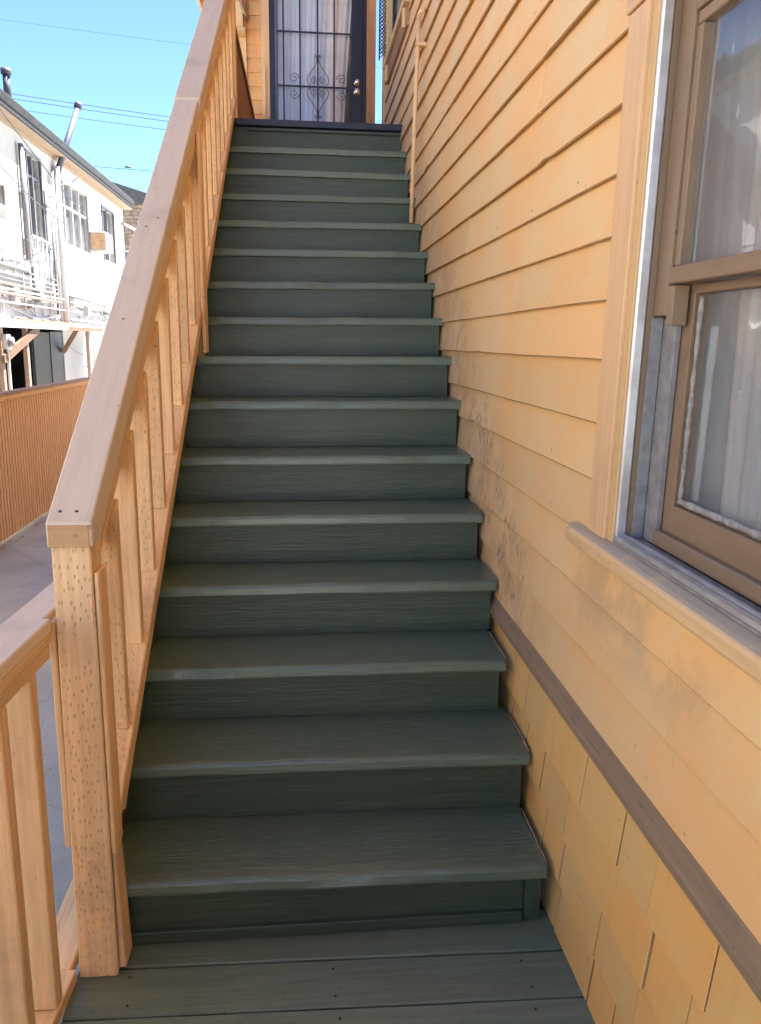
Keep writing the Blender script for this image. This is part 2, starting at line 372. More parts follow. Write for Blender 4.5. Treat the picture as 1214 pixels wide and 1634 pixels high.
bm = bmesh.new()
for k in range(260):
    x, y = random.uniform(-4.3, -1.3), random.uniform(-1, 13); r_ = random.uniform(.004, .014)
    a = [bm.verts.new((x+r_*math.cos(t)*random.uniform(.6, 1.2), y+r_*math.sin(t)*random.uniform(.6, 1.2), GZ+.001)) for t in (0, 1.6, 3.1, 4.7)]
    tp = bm.verts.new((x, y, GZ+r_*.5))
    for q in range(4): bm.faces.new((a[q], a[(q+1) % 4], tp))
db = finish('gravel_bits', bm, 'caulk', kind='stuff'); db['label'] = 'small pale stones and bits of litter strewn over the asphalt driveway'; db['category'] = 'gravel'
bm = bmesh.new()
for k in range(70):
    y = random.uniform(2, 14); x = -4.36+abs(random.gauss(0, .06)); L = random.uniform(.02, .06); an = random.uniform(0, 6.3)
    c_, s_ = math.cos(an)*L, math.sin(an)*L
    v = [bm.verts.new(p) for p in ((x-c_, y-s_, GZ+.004), (x+s_*.4, y-c_*.4, GZ+.008), (x+c_, y+s_, GZ+.006), (x-s_*.4, y+c_*.4, GZ+.012))]; bm.faces.new(v)
lf = finish('dry_leaves', bm, 'butt', kind='stuff'); lf['label'] = 'dry brown leaves gathered along the foot of the fence'; lf['category'] = 'leaves'

# ------------------------------------------------------------------ staircase
RUN, SL = .2602, .711
TR = [(.190, .179, -.021), (.373, .367, -.006), (.550, .554, -.019), (.738, .743, .006), (.922, .929, .008), (1.106, 1.114, .009), (1.303, 1.312, .016),
      (1.484, 1.493, .016), (1.662, 1.674, .017), (1.843, 1.858, .016), (2.027, 2.039, .015), (2.207, 2.217, .018), (2.392, 2.399, .020), (2.580, 2.580, .013), (2.764, 2.767, .020)]
stairs = empty('staircase', (-.56, 0, 0), 'steep flight of dark green painted wooden steps rising to the barred door', 'staircase')
LX = -1.175
def tread(i):
    zl, zr, xr = TR[i]; y0 = i*RUN; y1 = y0+RUN+.055; th = .036
    bm = bmesh.new(); nseg = 90; x0 = LX+.0105*y0
    # cross-section across the board: nose rounded
    prof = [(0.0, -th), (-.0015, -th+.006), (0.0, -.010), (.0025, -.0045), (.007, -.0012), (.014, 0.0), (.045, 0.0005), (.09, 0), (.14, 0.0), (.2, 0.0), (y1-y0, 0.0), (y1-y0, -th)]
    rings = []
    for k in range(nseg+1):
        t = k/nseg; x = x0+(xr-x0)*t; zz = zl+(zr-zl)*t
        jy = .0040*nz(x, 4, i)+.0016*nz(x, 15, i+30); jz = .0024*nz(x, 5, i+60)+.0010*nz(x, 22, i+90)
        # splintered dip now and then
        dip = max(0, nz(x, 4.5, i+120)-.24)*.020 if i < 13 else 0
        ring = []
        for q, (py, pz) in enumerate(prof):
            wn = 1.0 if q < 6 else (.5 if q == 6 else 0)
            ring.append(bm.verts.new((x, y0+py+jy*wn+(dip if 1 < q < 5 else 0), zz+pz+(jz-dip*.5)*(wn if q > 1 else .5))))
        rings.append(ring)
    n = len(prof)
    for a, b in zip(rings, rings[1:]):
        for q in range(n): bm.faces.new((a[q], b[q], b[(q+1) % n], a[(q+1) % n]))
    bm.faces.new(rings[0]); bm.faces.new(rings[-1][::-1])
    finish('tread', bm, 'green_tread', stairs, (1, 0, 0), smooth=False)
def riser(i, ztop_l, ztop_r, zb_l, zb_r, xr, y):
    x0 = LX+.0105*y-.002
    def fn(x, yy, z):
        t = (x-x0)/(xr-x0); return (x, yy, (zb_l+(zb_r-zb_l)*t) if z < .5 else (ztop_l+(ztop_r-ztop_l)*t))
    bm = bmesh.new(); seg = 30
    for k in range(seg+1): pass
    vs0 = []
    for k in range(seg+1):
        t = k/seg; x = x0+(xr-x0)*t; zb = zb_l+(zb_r-zb_l)*t+.001*nz(x, 9, i); zt = ztop_l+(ztop_r-ztop_l)*t
        bow = .0015*nz(x, 4, i+200)
        vs0.append([bm.verts.new(p) for p in ((x, y+bow, zb), (x, y+bow, zt), (x, y+.02, zt), (x, y+.02, zb))])
    for a, b in zip(vs0, vs0[1:]):
        for q in range(4): bm.faces.new((a[q], b[q], b[(q+1) % 4], a[(q+1) % 4]))
    bm.faces.new(vs0[0]); bm.faces.new(vs0[-1][::-1])
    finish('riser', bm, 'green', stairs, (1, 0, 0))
for i in range(15):
    tread(i)
    zl, zr, xr = TR[i]
    pzl, pzr = (0.0, 0.0) if i == 0 else (TR[i-1][0], TR[i-1][1])
    pxr = xr-.012 if i else -.075
    riser(i, zl-.037, zr-.037, pzl+.0015+(.03 if i == 0 else 0), pzr+.0015+(.03 if i == 0 else 0), pxr, i*RUN+.026)
riser(15, 2.955, 2.955, 2.768, 2.770, .035, 15*RUN+.03)
box('kick_strip', LX, -.078, .010, .030, .002, .036, 'green', stairs, (1, 0, 0))
box('filler_block', -.072, -.026, .022, .05, .002, .14, 'green', stairs, (0, 0, 1))
# stringers: dark green closed boards
def stringer(x0, x1, mat='green', hi=.335, lo=-.14):
    y0, y1 = -.02, 3.95
    poly = [(y0+.02, .0), (y1, SL*y1+lo), (y1, SL*y1+hi-.11), (y1-.12, SL*(y1-.12)+hi-.02), (.03, .03*SL+hi-.02), (y0+.02, hi-.04)]
    prism('stringer', poly, 'x', x0, x1, mat, stairs, (0, 1, SL), fn=lambda x, y, z: (x+.0105*y, y, z))
stringer(-1.215, -1.176)
prism('stringer', [(0.06, .0), (3.95, SL*3.95-.20), (3.95, SL*3.95-.04), (.1, .02), (.06, .01)], 'x', -.10, -.06, 'green', stairs, (0, 1, SL))
prism('soffit', [(.06, -.19), (3.95, SL*3.95-.42), (3.95, SL*3.95-.40), (.06, -.17)], 'x', -1.20, .040, 'shade_wood', stairs, (0, 1, SL))  # unseen panel added to block light leaking up between the steps
prism('side_skirt', [(.05, .0), (.05, -.25), (3.95, SL*3.95-.42), (3.95, SL*3.95-.139)], 'x', -1.214, -1.19, 'green', stairs, (0, 1, SL))
box('skirt_board', LX, .03, -.02, -.006, GZ+.02, -.04, 'green', stairs, (1, 0, 0))
# light caulk and splashed paint lines at the tread ends
for i, (zl, zr, xr) in enumerate(TR[:12]):
    if i in (9, 10): continue
    bm = bmesh.new(); y0 = i*RUN+.012; L = RUN-.0
    pts = [(xr+.004+.003*nz(k, .9, i), y0+L*k/7, zr+.002+.003*nz(k, 1.3, i+9)) for k in range(8)]
    bm_tube(bm, pts, [.001]+[.0022+.0012*nz(k, 1.1, i+3) for k in range(6)]+[.002], 6)
    finish('caulk_line', bm, 'caulk' if i > 1 else 'caulk', stairs, (0, 1, 0), smooth=True)
# nails on risers near the right end (joined)
bm = bmesh.new()
for i, (zl, zr, xr) in enumerate(TR):
    for dz in (-.07, -.10, -.14):
        for xx in (xr-.05, -1.0+.0105*i*RUN, -.58):
            if random.random() < (.8 if xx > -.2 else .35):
                cx, cz = xx+random.uniform(-.008, .008), zr+dz+random.uniform(-.006, .006)
                bm_tube(bm, [(cx, i*RUN+.0285, cz), (cx, i*RUN+.0235, cz)], .0028, 6)
for i, (zl, zr, xr) in enumerate(TR):
    for xx in (-1.08, -.60, xr-.07):
        for dy in (.045, .20):
            cx, cy = xx+random.uniform(-.012, .012), i*RUN+dy+random.uniform(-.01, .01); t = (cx-LX)/(xr-LX); cz = zl+(zr-zl)*t
            bm_tube(bm, [(cx, cy, cz-.003), (cx, cy, cz+.0009)], .0028, 6)
finish('nail_heads', bm, 'nail', stairs, kind='stuff')

# ------------------------------------------------------------------ porch deck at the foot
deck = empty('porch_deck', (-.6, -.7, 0), 'dark green porch floor boards at the foot of the steps', 'deck')
yb = -.063
edges = [(.06, -.060)]+[(-.066-.153*k, -.066-.153*k-.148) for k in range(0, 18)]
for k, (a, b) in enumerate(edges):
    sk = .0
    def fn(x, y, z): return (x, y-(x+1.13)*.027*(1 if y < .03 else 0), z)
    bm = bmesh.new(); seg = 40; xl, xrr = -1.238, .012
    rows = []
    for q in range(seg+1):
        x = xl+(xrr-xl)*q/seg; j1 = .0012*nz(x, 6, k+300); j2 = .0012*nz(x, 6, k+340); jz = .001*nz(x, 4, k+380)
        rows.append([bm.verts.new(fn(*p)) for p in ((x, a+j1, -.0032+jz), (x, a-.004+j1, jz), (x, b+.004+j2, jz), (x, b+j2, -.004+jz), (x, b+j2, -.034), (x, a+j1, -.034))])
    for r0, r1 in zip(rows, rows[1:]):
        for q in range(6): bm.faces.new((r0[q], r1[q], r1[(q+1) % 6], r0[(q+1) % 6]))
    bm.faces.new(rows[0]); bm.faces.new(rows[-1][::-1])
    finish('deck_board', bm, 'green_deck', deck, (1, 0, 0))
for x in (-1.16, -.6, -.03): box('joist', x-.02, x+.02, -2.8, -.02, -.20, -.037, 'shade_wood', deck, (0, 1, 0))
for y in (-2.7, -1.2): box('deck_support', -1.2, -1.11, y, y+.09, GZ, -.2, 'shade_wood', deck)
bm = bmesh.new()
for k in range(1, 5):
    a, b = edges[k]
    for xx in (-1.1, -.6, -.12):
        for yy in (a-.03, b+.03):
            cx, cy = xx+random.uniform(-.01, .01), yy-(xx+1.13)*.027
            bm_tube(bm, [(cx, cy, -.002), (cx, cy, .0015)], .0035, 7)
finish('screw_heads', bm, 'nail', deck, kind='stuff')

# ------------------------------------------------------------------ stair railing
def RX(y): return -1.130+.0125*y
SC, SB = .690, .700
rail = empty('stair_railing', (-1.18, -.09, 0), 'tan wooden stair railing with broad faded cap beside the green steps', 'railing')
def slope_piece(name, y0, y1, h0, h1, xo0, xo1, s, mat, bevel=.003, cut0=True, **k):
    poly = [(y0, s*y0+h0), (y1, s*y1+h0), (y1, s*y1+h1), (y0, s*y0+h1)]
    return prism(name, poly, 'x', xo0, xo1, mat, rail, (0, 1, s), bevel, fn=lambda x, y, z: (x+RX(y), y, z), **k)
# newel post (front face y=-.093)
def post(name, x0, x1, y0, y1, z0, z1, parent, mat='post', notch=None, **k):
    return box(name, x0, x1, y0, y1, z0, z1, mat, parent, (0, 0, 1), .004, **k)
post('newel_post', -1.229, -1.136, -.091, -.002, .0, 1.115, rail, fn=lambda x, y, z: (x+(.009*z/1.1 if x < -1.2 else 0), y, z))
# sistered side boards of the newel
box('newel_side_board', -1.1345, -1.117, -.080, -.006, .015, .335, 'rail_plain', rail, (0, 0, 1), .003, fn=lambda x, y, z: (x-(.010 if z > .3 and x > -1.12 else 0), y, z))
box('newel_side_board', -1.1345, -1.1235, -.084, -.008, .338, 1.045, 'rail_plain', rail, (0, 0, 1), .003)
box('newel_side_board', -1.242, -1.2275, -.082, -.02, .36, .93, 'rail_plain', rail, (0, 0, 1), .003)
# caps
capT = 1.232
def cap(y0, y1, dx, dh, w=.101):
    pass
prism('cap_rail', [(-.100, 1.163), (-.100, 1.108), (-.04, 1.108), (1.93, SC*1.93+capT-.058), (1.93, SC*1.93+capT)], 'x', -.094, .003, 'cap', rail,
      (0, 1, SC), .0035, fn=lambda x, y, z: (x+RX(y), y, z))
prism('cap_rail', [(1.934, SC*1.934+capT-.052), (4.02, SC*4.02+capT-.052), (4.02, SC*4.02+capT+.006), (1.934, SC*1.934+capT+.006)], 'x', -.096, .012, 'cap', rail,
      (0, 1, SC), .0035, fn=lambda x, y, z: (x+RX(y), y, z))
prism('cap_end', [(-1.2205, 1.1085), (-1.1345, 1.1085), (-1.1345, 1.1575), (-1.2205, 1.1575)], 'y', -.1035, -.1003, 'endgrain', rail, (1, 0, 0), .001)
SEG = [(-.001, 1.885), (1.975, 3.95)]
for (a, b) in SEG:
    slope_piece('upper_rail', a, b, capT-.166, capT-.060, -.040, -.006, SC, 'rail')
    slope_piece('upper_rail', a, b, capT-.295, capT-.060, -.082, -.0425, SC, 'rail_plain')
    slope_piece('bottom_rail', a, b, .315, .385, -.092, -.003, SB, 'rail')
# mid post standing on a tread, carries the rails
post('mid_post', RX(1.93)-.088, RX(1.93)-.004, 1.887, 1.973, 1.4, SC*1.9+capT-.065, rail)
box('mid_post_board', RX(1.9)-.0025, RX(1.9)+.012, 1.86, 1.975, 1.497, 2.42, 'rail_plain', rail, (0, 0, 1), .003)
# balusters
by = [.195+.2235*k for k in range(8)]
def baluster(y, x0, x1, d, h_lo, h_hi, mat='rail', par=None):
    bm = bmesh.new(); vs = bm_box(bm, x0+RX(y), x1+RX(y), y, y+d, 0, 1)
    for v in bm.verts:
        v.co.z = (SB*v.co.y+h_lo) if v.co.z < .5 else (SC*v.co.y+h_hi)
    return finish('baluster', bm, mat, par or rail, (0, 0, 1), bevel=.0025)
for k, y in enumerate(by):
    if y < 1.83: baluster(y, -.080, -.016, .038, .386, capT-.24, random.choice(['post', 'rail_plain', 'post']))
y = 2.09
while y < 3.9:
    baluster(y, -.080, -.016, .038, .386, capT-.24, random.choice(['rail_plain', 'post'])); y += .2235
# bottom metal/wood block under the lowest rail (dark knot hole)
box('rail_block', RX(0)-.006, RX(0)+.004, .02, .05, .335, .375, 'nail', rail, bevel=.001)
# upper post at the landing
post('landing_post', RX(4.0)-.09, RX(4.0)-.002, 3.955, 4.045, 2.2, SC*4.0+capT-.02, rail, 'rail_plain')
# screws in the cap end
bm = bmesh.new()
for x in (-1.20, -1.165):
    bm_tube(bm, [(x, -.07, 1.180), (x+.0, -.0712, 1.1838)], .0042, 8)
for (x, y) in ((-1.19, 1.0), (-1.16, 1.05), (-1.18, .55)):
    bm_tube(bm, [(x+.0125*y, y, SC*y+capT-.001), (x+.0125*y, y, SC*y+capT+.0012)], .004, 7)
finish('screw_heads', bm, 'nail', rail, kind='stuff')

# ------------------------------------------------------------------ foreground porch railing
pr = empty('porch_railing', (-1.29, -1.4, 0), 'low tan porch railing running toward the viewer from the newel post', 'railing')
def PK(x, y, z): return (x-.055*(-.1-y), y, z-.009)
prism('cap_rail', [(-1.229, -.098), (-1.229, -2.9), (-1.325, -2.9), (-1.325, .30), (-1.246, .30), (-1.246, -.098)], 'z', .924, .954, 'cap', pr, (0, 1, 0), .003, fn=PK)
box('upper_rail', -1.272, -1.2305, -2.9, -.104, .900, .9235, 'rail_plain', pr, (0, 1, 0), .002, fn=PK)
box('upper_rail', -1.272, -1.2335, -2.9, -.104, .862, .899, 'rail_plain', pr, (0, 1, 0), .003, fn=PK)
box('bottom_rail', -1.335, -1.232, -2.9, -.100, .011, .047, 'rail_plain', pr, (0, 1, 0), .003, fn=PK)
box('bottom_rail', -1.335, -1.246, -.099, .30, .001, .038, 'rail_plain', pr, (0, 1, 0), .003)
y = -.225; k = 0
while y > -2.8:
    if k == 0: bl = box('baluster', -1.296, -1.2345, y, y+.038, .0485, .861, 'rail_plain', pr, (0, 0, 1), .003, fn=PK)
    else:
        c = bl.copy(); COL.objects.link(c); c.parent = pr; c.location = bl.location+Vector((-.00825*k, -.150*k, 0))
    y -= .150; k += 1

# ------------------------------------------------------------------ house with siding wall
house = empty('house', (2.0, 0, GZ), 'yellow house with lapped siding and an old brown sash window rising beside the steps', 'house')
WX = .045; YS, YE = -6.0, 5.2; WTOP = 10.9
W1 = (-1.02, -.140, 1.130, 2.36)        # window opening y0,y1,z0,z1
W2 = (3.72, 4.72, 3.66, 5.0)
# sheathing pieces around the openings
bm = bmesh.new()
def sh(y0, y1, z0, z1): bm_box(bm, WX, WX+.10, y0, y1, z0, z1)
sh(YS, W1[0], GZ, WTOP); sh(W1[0], W1[1], GZ, W1[2]-.02); sh(W1[0], W1[1], W1[3], WTOP); sh(W1[1], W2[0], GZ, WTOP)
sh(W2[0], W2[1], GZ, W2[2]); sh(W2[0], W2[1], W2[3], WTOP); sh(W2[1], YE, GZ, WTOP)
finish('wall_sheathing', bm, 'dark_door', house, bevel=0)
box('wall', WX, 6.2, YE, YE+.1, GZ, WTOP, 'siding_far', house, bevel=0)
box('wall', 6.1, 6.2, YS, YE-.002, GZ, WTOP, 'siding_far', house, bevel=0)
box('wall', WX, 6.098, YS-.1, YS-.002, GZ, WTOP, 'siding_far', house, bevel=0)
box('wall', 1.3, 6.2, YE+.102, 13.0, GZ, 12.2, 'siding_far', house, bevel=0)  # unseen block added to keep the sun off the landing
# roof with a wide eave
prism('roof', [(-.55, WTOP), (3.1, WTOP+1.9), (6.8, WTOP), (6.8, WTOP+.15), (3.1, WTOP+2.07), (-.55, WTOP+.15)], 'y', YS-.6, YE+.4, 'roof_grey', house, (0, 1, 0), bevel=0)
# lapped boards
BZ = [.671, .8222, .9616, 1.1071, 1.2424, 1.3780, 1.5202, 1.6533, 1.7877, 1.9184, 2.0555, 2.1989]
while BZ[-1] < 5.2: BZ.append(BZ[-1]+.1375)
def clap(y0, y1, z0, z1, seed):
    """one lapped board: thick rounded butt at z0, thin top tucked behind the next"""
    if y1-y0 < .03: return
    bm = bmesh.new(); n = max(2, int((y1-y0)/.06)); top = z1+.012
    xb = .0110+random.uniform(-.002, .002); rows = []
    dz0 = random.uniform(-.002, .002)
    for k in range(n+1):
        y = y0+(y1-y0)*k/n
        jz = .0015*nz(y, 2.2, seed)+.0007*nz(y, 13, seed+3)+dz0; jx = .0014*nz(y, 1.7, seed+7)
        chip = max(0, nz(y, 5., seed+13)-.47)*.03
        rows.append([bm.verts.new(p) for p in ((xb+.0025+jx, y, z0+jz+chip), (xb+jx, y, z0+.003+jz+chip), (xb+.0075+jx*.7, y, z0+(top-z0)*.5), (xb+.0155, y, top), (WX-.002, y, top), (WX-.002, y, z0+jz+.009))])
    for a, b in zip(rows, rows[1:]):
        for q in range(6): bm.faces.new((a[q], a[(q+1) % 6], b[(q+1) % 6], b[q]))
    bm.faces.new(rows[0]); bm.faces.new(rows[-1][::-1])
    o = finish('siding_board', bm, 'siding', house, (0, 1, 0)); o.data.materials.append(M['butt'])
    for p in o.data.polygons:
        if p.normal.z < -.5: p.material_index = 1  # undersides get the painted shade brown for a dark lap line
CASL = -.030      # outer casing edge (far side) at x ~ .01
def spans(z0, z1):
    out = [(YS, 5.08)]
    def cut(a, b):
        nonlocal out; n = []
        for s, e in out:
            if b <= s or a >= e: n.append((s, e)); continue
            if a > s: n.append((s, a))
            if b < e: n.append((b, e))
        out = n
    if z1 > 1.125 and z0 < 2.47:
        cut(-1.17, -.090-.030*(max(0, (z0+z1)/2-1.13)) if z0 > 1.1 else -.10)
    if z1 > 3.60 and z0 < 5.1: cut(3.60, 4.84)
    return out
joints = {3: [1.6], 5: [2.2], 7: [.72, 3.1], 8: [2.6], 9: [1.55], 10: [3.6], 11: [.55], 13: [2.0], 15: [1.2], 17: [2.9], 2: [1.1], 19: [1.9]}
for i in range(len(BZ)-1):
    for (a, b) in spans(BZ[i], BZ[i+1]):
        js = [j for j in joints.get(i, []) if a+.1 < j < b-.1]
        pts = [a]+js+[b]
        for q in range(len(pts)-1):
            clap(pts[q]+(.001 if q else 0), pts[q+1]-(.001 if q < len(pts)-2 else 0), BZ[i], BZ[i+1], i*10+q)
# boards high above the picture, joined
bm = bmesh.new(); z = BZ[-1]
while z < WTOP-.05:
    bm_prism(bm, [(.019, z), (.0345, z+.149), (WX-.002, z+.149), (WX-.002, z)], 'y', YS, 5.08); z += .1375
finish('upper_siding', bm, 'siding', house, (0, 1, 0), kind='stuff')
box('corner_board', .006, .05, 5.082, 5.215, GZ, WTOP, 'trim', house, (0, 0, 1))
bm = bmesh.new()
for i in range(1, 22):
    y = -1.9+random.uniform(0, .3)
    while y < 5.0:
        yy = y+random.uniform(-.03, .03); z_ = BZ[i]+.028+random.uniform(-.004, .004); f = (z_-BZ[i])/(BZ[i+1]-BZ[i])
        if not (-1.2 < yy < .03 and z_ > 1.04) and not (3.5 < yy and z_ > 3.4):
            xs = .0125+f*.012; bm_tube(bm, [(xs+.004, yy, z_), (xs-.0004, yy, z_)], .0034, 6)
        y += .405
finish('siding_nails', bm, 'old_nail', house, kind='stuff')
# water table
bm = bmesh.new(); n = 60; rows = []
for k in range(n+1):
    y = YS+(1.0-YS)*k/n
    j = .0012*nz(y, 3, 77)
    rows.append([bm.verts.new(p) for p in ((.0165+j, y, .680), (-.003+j, y, .640+j), (-.0075+j, y, .633), (-.008+j, y, .618), (-.003, y, .611), (.012, y, .6095), (.040, y, .6095), (.040, y, .680))])
for a, b in zip(rows, rows[1:]):
    for q in range(8): bm.faces.new((a[q], a[(q+1) % 8], b[(q+1) % 8], b[q]))
bm.faces.new(rows[0]); bm.faces.new(rows[-1][::-1])
finish('water_table', bm, 'watertable', house, (0, 1, 0), label='worn brown water table ledge')
bm = bmesh.new()
finish('ledge_edge', (lambda b: (bm_box(b, .0015, .012, YS, 1.0, .6015, .6085), b)[1])(bmesh.new()), 'trim', house, (0, 1, 0))
# shingles below: rows with known joints near the stair
rowsz = [(.440, .597), (.291, .452), (.145, .303), (0.0, .157), (-.15, .012), (-.30, -.138)]
known = [[.18, -.135, -.365, -.522, -.752], [.182, -.029, -.360, -.537], [.42, .13, -.024, -.287, -.502], [.16, -.020, -.268, -.40], [.1, -.12, -.33], [.05, -.2, -.4]]
for r_, ((z0, z1), kn) in enumerate(zip(rowsz, known)):
    ys = sorted(kn, reverse=True); y = ys[-1]
    while y > -2.1: y -= random.uniform(.10, .21); ys.append(y)
    top = 1.05 if r_ == 0 else .75 if r_ == 1 else .5
    y = ys[0]
    while y < top: y += random.uniform(.12, .2); ys.insert(0, y)
    for a, b in zip(ys[1:], ys):
        gap = random.choice([.0018, .0026, .0036]); zz = z0+random.uniform(-.003, .003)
        if r_ == 3 and abs(a+.020) < .001: gap_a = .006
        else: gap_a = gap
        xo = .004+random.uniform(-.003, .002); tilt = random.uniform(-.0015, .0015); sk = random.uniform(-.002, .002)
        bm = bmesh.new()
        P = []
        for q_ in range(6):
            f_ = q_/5; yy = (a+gap_a)*(1-f_)+(b-gap)*f_; t = tilt*(f_*2-1); rg = random.uniform(-.0016, .0016)
            P.append([bm.verts.new(p) for p in ((xo+t, yy, zz+sk*(f_*2-1)+rg), (xo+.017+t*.3, yy, z1+.01), (WX-.003, yy, z1+.01), (WX-.003, yy, zz))])
        for A, B in zip(P, P[1:]):
            for q in range(4): bm.faces.new((A[q], A[(q+1) % 4], B[(q+1) % 4], B[q]))
        bm.faces.new(P[0]); bm.faces.new(P[-1][::-1])
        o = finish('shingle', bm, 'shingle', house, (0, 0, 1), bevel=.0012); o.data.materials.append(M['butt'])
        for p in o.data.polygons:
            if abs(p.normal.y) > .9 or p.normal.z < -.9: p.material_index = 1  # joint sides and bottoms get the painted shade brown
bm = bmesh.new()      # shingles behind the camera and below the porch, joined
for r_, (z0, z1) in enumerate(rowsz+[(-.45, -.288), (-.60, -.438), (-.75, -.588), (-.90, -.738)]):
    y = -2.3-.02*r_
    while y > YS:
        w_ = random.uniform(.1, .2); bm_prism(bm, [(.010, z0), (.027, z1+.01), (.042, z1+.01), (.042, z0)], 'y', y-w_+.002, y); y -= w_
finish('lower_shingles', bm, 'shingle', house, (0, 0, 1), kind='stuff')

# ---- near window (slightly racked, as old windows are)
def rack(x, y, z): return (x, y-.034*(z-1.13), z)
win = box('window', .012, .10, -1.16, -1.02, 1.13, 2.47, 'casing', house, (0, 0, 1), .003, fn=rack)
win.name = 'window'
def wp(name, x0, x1, y0, y1, z0, z1, mat, grain=None, bevel=.002, fn=rack, **k):
    return box(name, x0, x1, y0, y1, z0, z1, mat, win, grain, bevel, fn=fn, **k)
def wsheet(name, x, y0, y1, z0, z1):
    bm = bmesh.new(); bm.faces.new([bm.verts.new(rack(x, a, b)) for a, b in ((y0, z0), (y0, z1), (y1, z1), (y1, z0))])
    return finish(name, bm, 'glass', win)
wp('casing', .004, .10, -.160, -.060, 1.128, 2.215, 'casing')
wp('head_casing', .000, .10, -1.16, -.052, 2.218, 2.44, 'casing', (0, 1, 0))
wp('drip_cap', -.03, .03, -1.18, -.02, 2.442, 2.475, 'trim', (0, 1, 0))
wp('jamb', .012, .15, -.192, -.1615, 1.128, 2.30, 'trim', (0, 0, 1))
# aluminium storm track
wp('storm_track', .014, .038, -.2055, -.1935, 1.135, 2.235, 'alu', (0, 0, 1), .004)
wp('storm_track', .040, .070, -.201, -.1940, 1.135, 2.235, 'sash', (0, 0, 1), .001)
wp('storm_track', .016, .048, -1.02, -.207, 2.213, 2.232, 'alu', (0, 1, 0), .004)
# sill: sloped, with rounded nose
sl_ = bmesh.new(); n = 40; rows = []
for k in range(n+1):
    y = -1.28+(1.28+.030)*k/n; j = .0012*nz(y, 4, 55); e = .004 if k in (0, n) else 0
    rows.append([sl_.verts.new(p) for p in ((.075, y, 1.140), (-.008+j+e, y, 1.124), (-.018+j+e, y, 1.119-e), (-.022+j+e, y, 1.111), (-.022+j+e, y, 1.088), (-.018+e, y, 1.082+e), (.020, y, 1.079), (.075, y, 1.079))])
for a, b in zip(rows, rows[1:]):
    for q in range(8): sl_.faces.new((a[q], a[(q+1) % 8], b[(q+1) % 8], b[q]))
sl_.faces.new(rows[0]); sl_.faces.new(rows[-1][::-1])
finish('sill', sl_, 'sill', win, (0, 1, 0), bevel=.002)
bm = bmesh.new()
for (a, b_, z_) in ((.012, .018, 1.148), (.022, .027, 1.146), (.032, .038, 1.150), (.044, .050, 1.145)):
    bm_box(bm, a, b_, -1.05, -.20, 1.136, z_)
finish('sill_track', bm, 'alu', win, (0, 1, 0))
wp('sill_ledge', .012, .075, -1.05, -.20, 1.130, 1.1395, 'track_grey', (0, 1, 0), .001, fn=None)
# upper sash (outer)
SX = .052
wp('sash', SX, SX+.034, -.262, -.2035, 1.615, 2.215, 'sash', (0, 0, 1), .002)
wp('sash', SX, SX+.034, -1.02, -.263, 2.155, 2.215, 'sash', (0, 1, 0), .002)
wp('meeting_rail', SX-.004, SX+.036, -1.02, -.2635, 1.674, 1.706, 'sash', (0, 1, 0), .002)
wp('sash_horn', SX+.001, SX+.033, -.287, -.2625, 1.595, 1.672, 'sash', (0, 0, 1), .002)
wp('glazing_bead', SX+.006, SX+.03, -.285, -.2635, 1.708, 2.13, 'sash', (0, 0, 1), .002)
wp('glazing_bead', SX+.006, SX+.03, -1.02, -.264, 2.131, 2.1535, 'sash', (0, 1, 0), .002)
wsheet('glass', SX+.02, -1.02, -.285, 1.706, 2.131)
# lower sash (inner plane)
LXs = .090
wp('jamb_liner', .076, .088, -.262, -.196, 1.14, 1.610, 'track_grey', (0, 0, 1), .001)
wp('jamb_liner', .050, .0745, -.207, -.2015, 1.14, 1.612, 'track_grey', (0, 0, 1), .001)
wp('sash', LXs, LXs+.034, -.300, -.225, 1.150, 1.70, 'sash', (0, 0, 1), .002)
wp('sash', LXs, LXs+.034, -1.02, -.3005, 1.150, 1.234, 'sash', (0, 1, 0), .002)
wp('sash', LXs-.002, LXs+.030, -1.02, -.3005, 1.655, 1.673, 'sash', (0, 1, 0), .002)
wp('weather_strip', LXs-.02, LXs-.001, -1.02, -.262, 1.142, 1.175, 'sash', (0, 1, 0), .004, fn=None)
bm = bmesh.new()
pts = [(LXs+.006, -.318-.034*(z-1.13), z) for z in [1.25+.40*k/40 for k in range(41)]]
bm_tube(bm, pts, [.0048+.0026*nz(k, .8, 5) for k in range(41)], 6)
pts = [(LXs+.006, -.32-.68*k/50, 1.246) for k in range(51)]
bm_tube(bm, pts, [.007+.0042*nz(k, 1.3, 8) for k in range(51)], 6)
finish('putty', bm, 'putty', win, (0, 1, 0), smooth=True, label='cracked grey glazing putty')
wsheet('glass', LXs+.016, -1.02, -.306, 1.234, 1.66)
# curtain with folds
bm = bmesh.new(); rows = []; n = 420
for k in range(n+1):
    y = -1.02+.86*k/n
    ph = y*30+1.6*math.sin(y*7.3); xx = .148+.016*math.sin(ph)+.030*max(0, math.sin(ph*.5+.6))**14+.006*math.sin(y*97+2)+.008*nz(y, 6, 3)
    rows.append([bm.verts.new((xx+(.004*nz(z, 3, k*.02)), y-.02*(z-1.2)*math.sin(y*7), z)) for z in (1.08, 1.35, 1.65, 1.95, 2.3)])
for a, b in zip(rows, rows[1:]):
    for q in range(4): bm.faces.new((a[q], b[q], b[q+1], a[q+1]))
cu = finish('curtain', bm, 'curtain', win, smooth=True)
wp('room_back', .26, .28, -1.10, -.02, 1.0, 2.5, 'dark', bevel=0, fn=None)
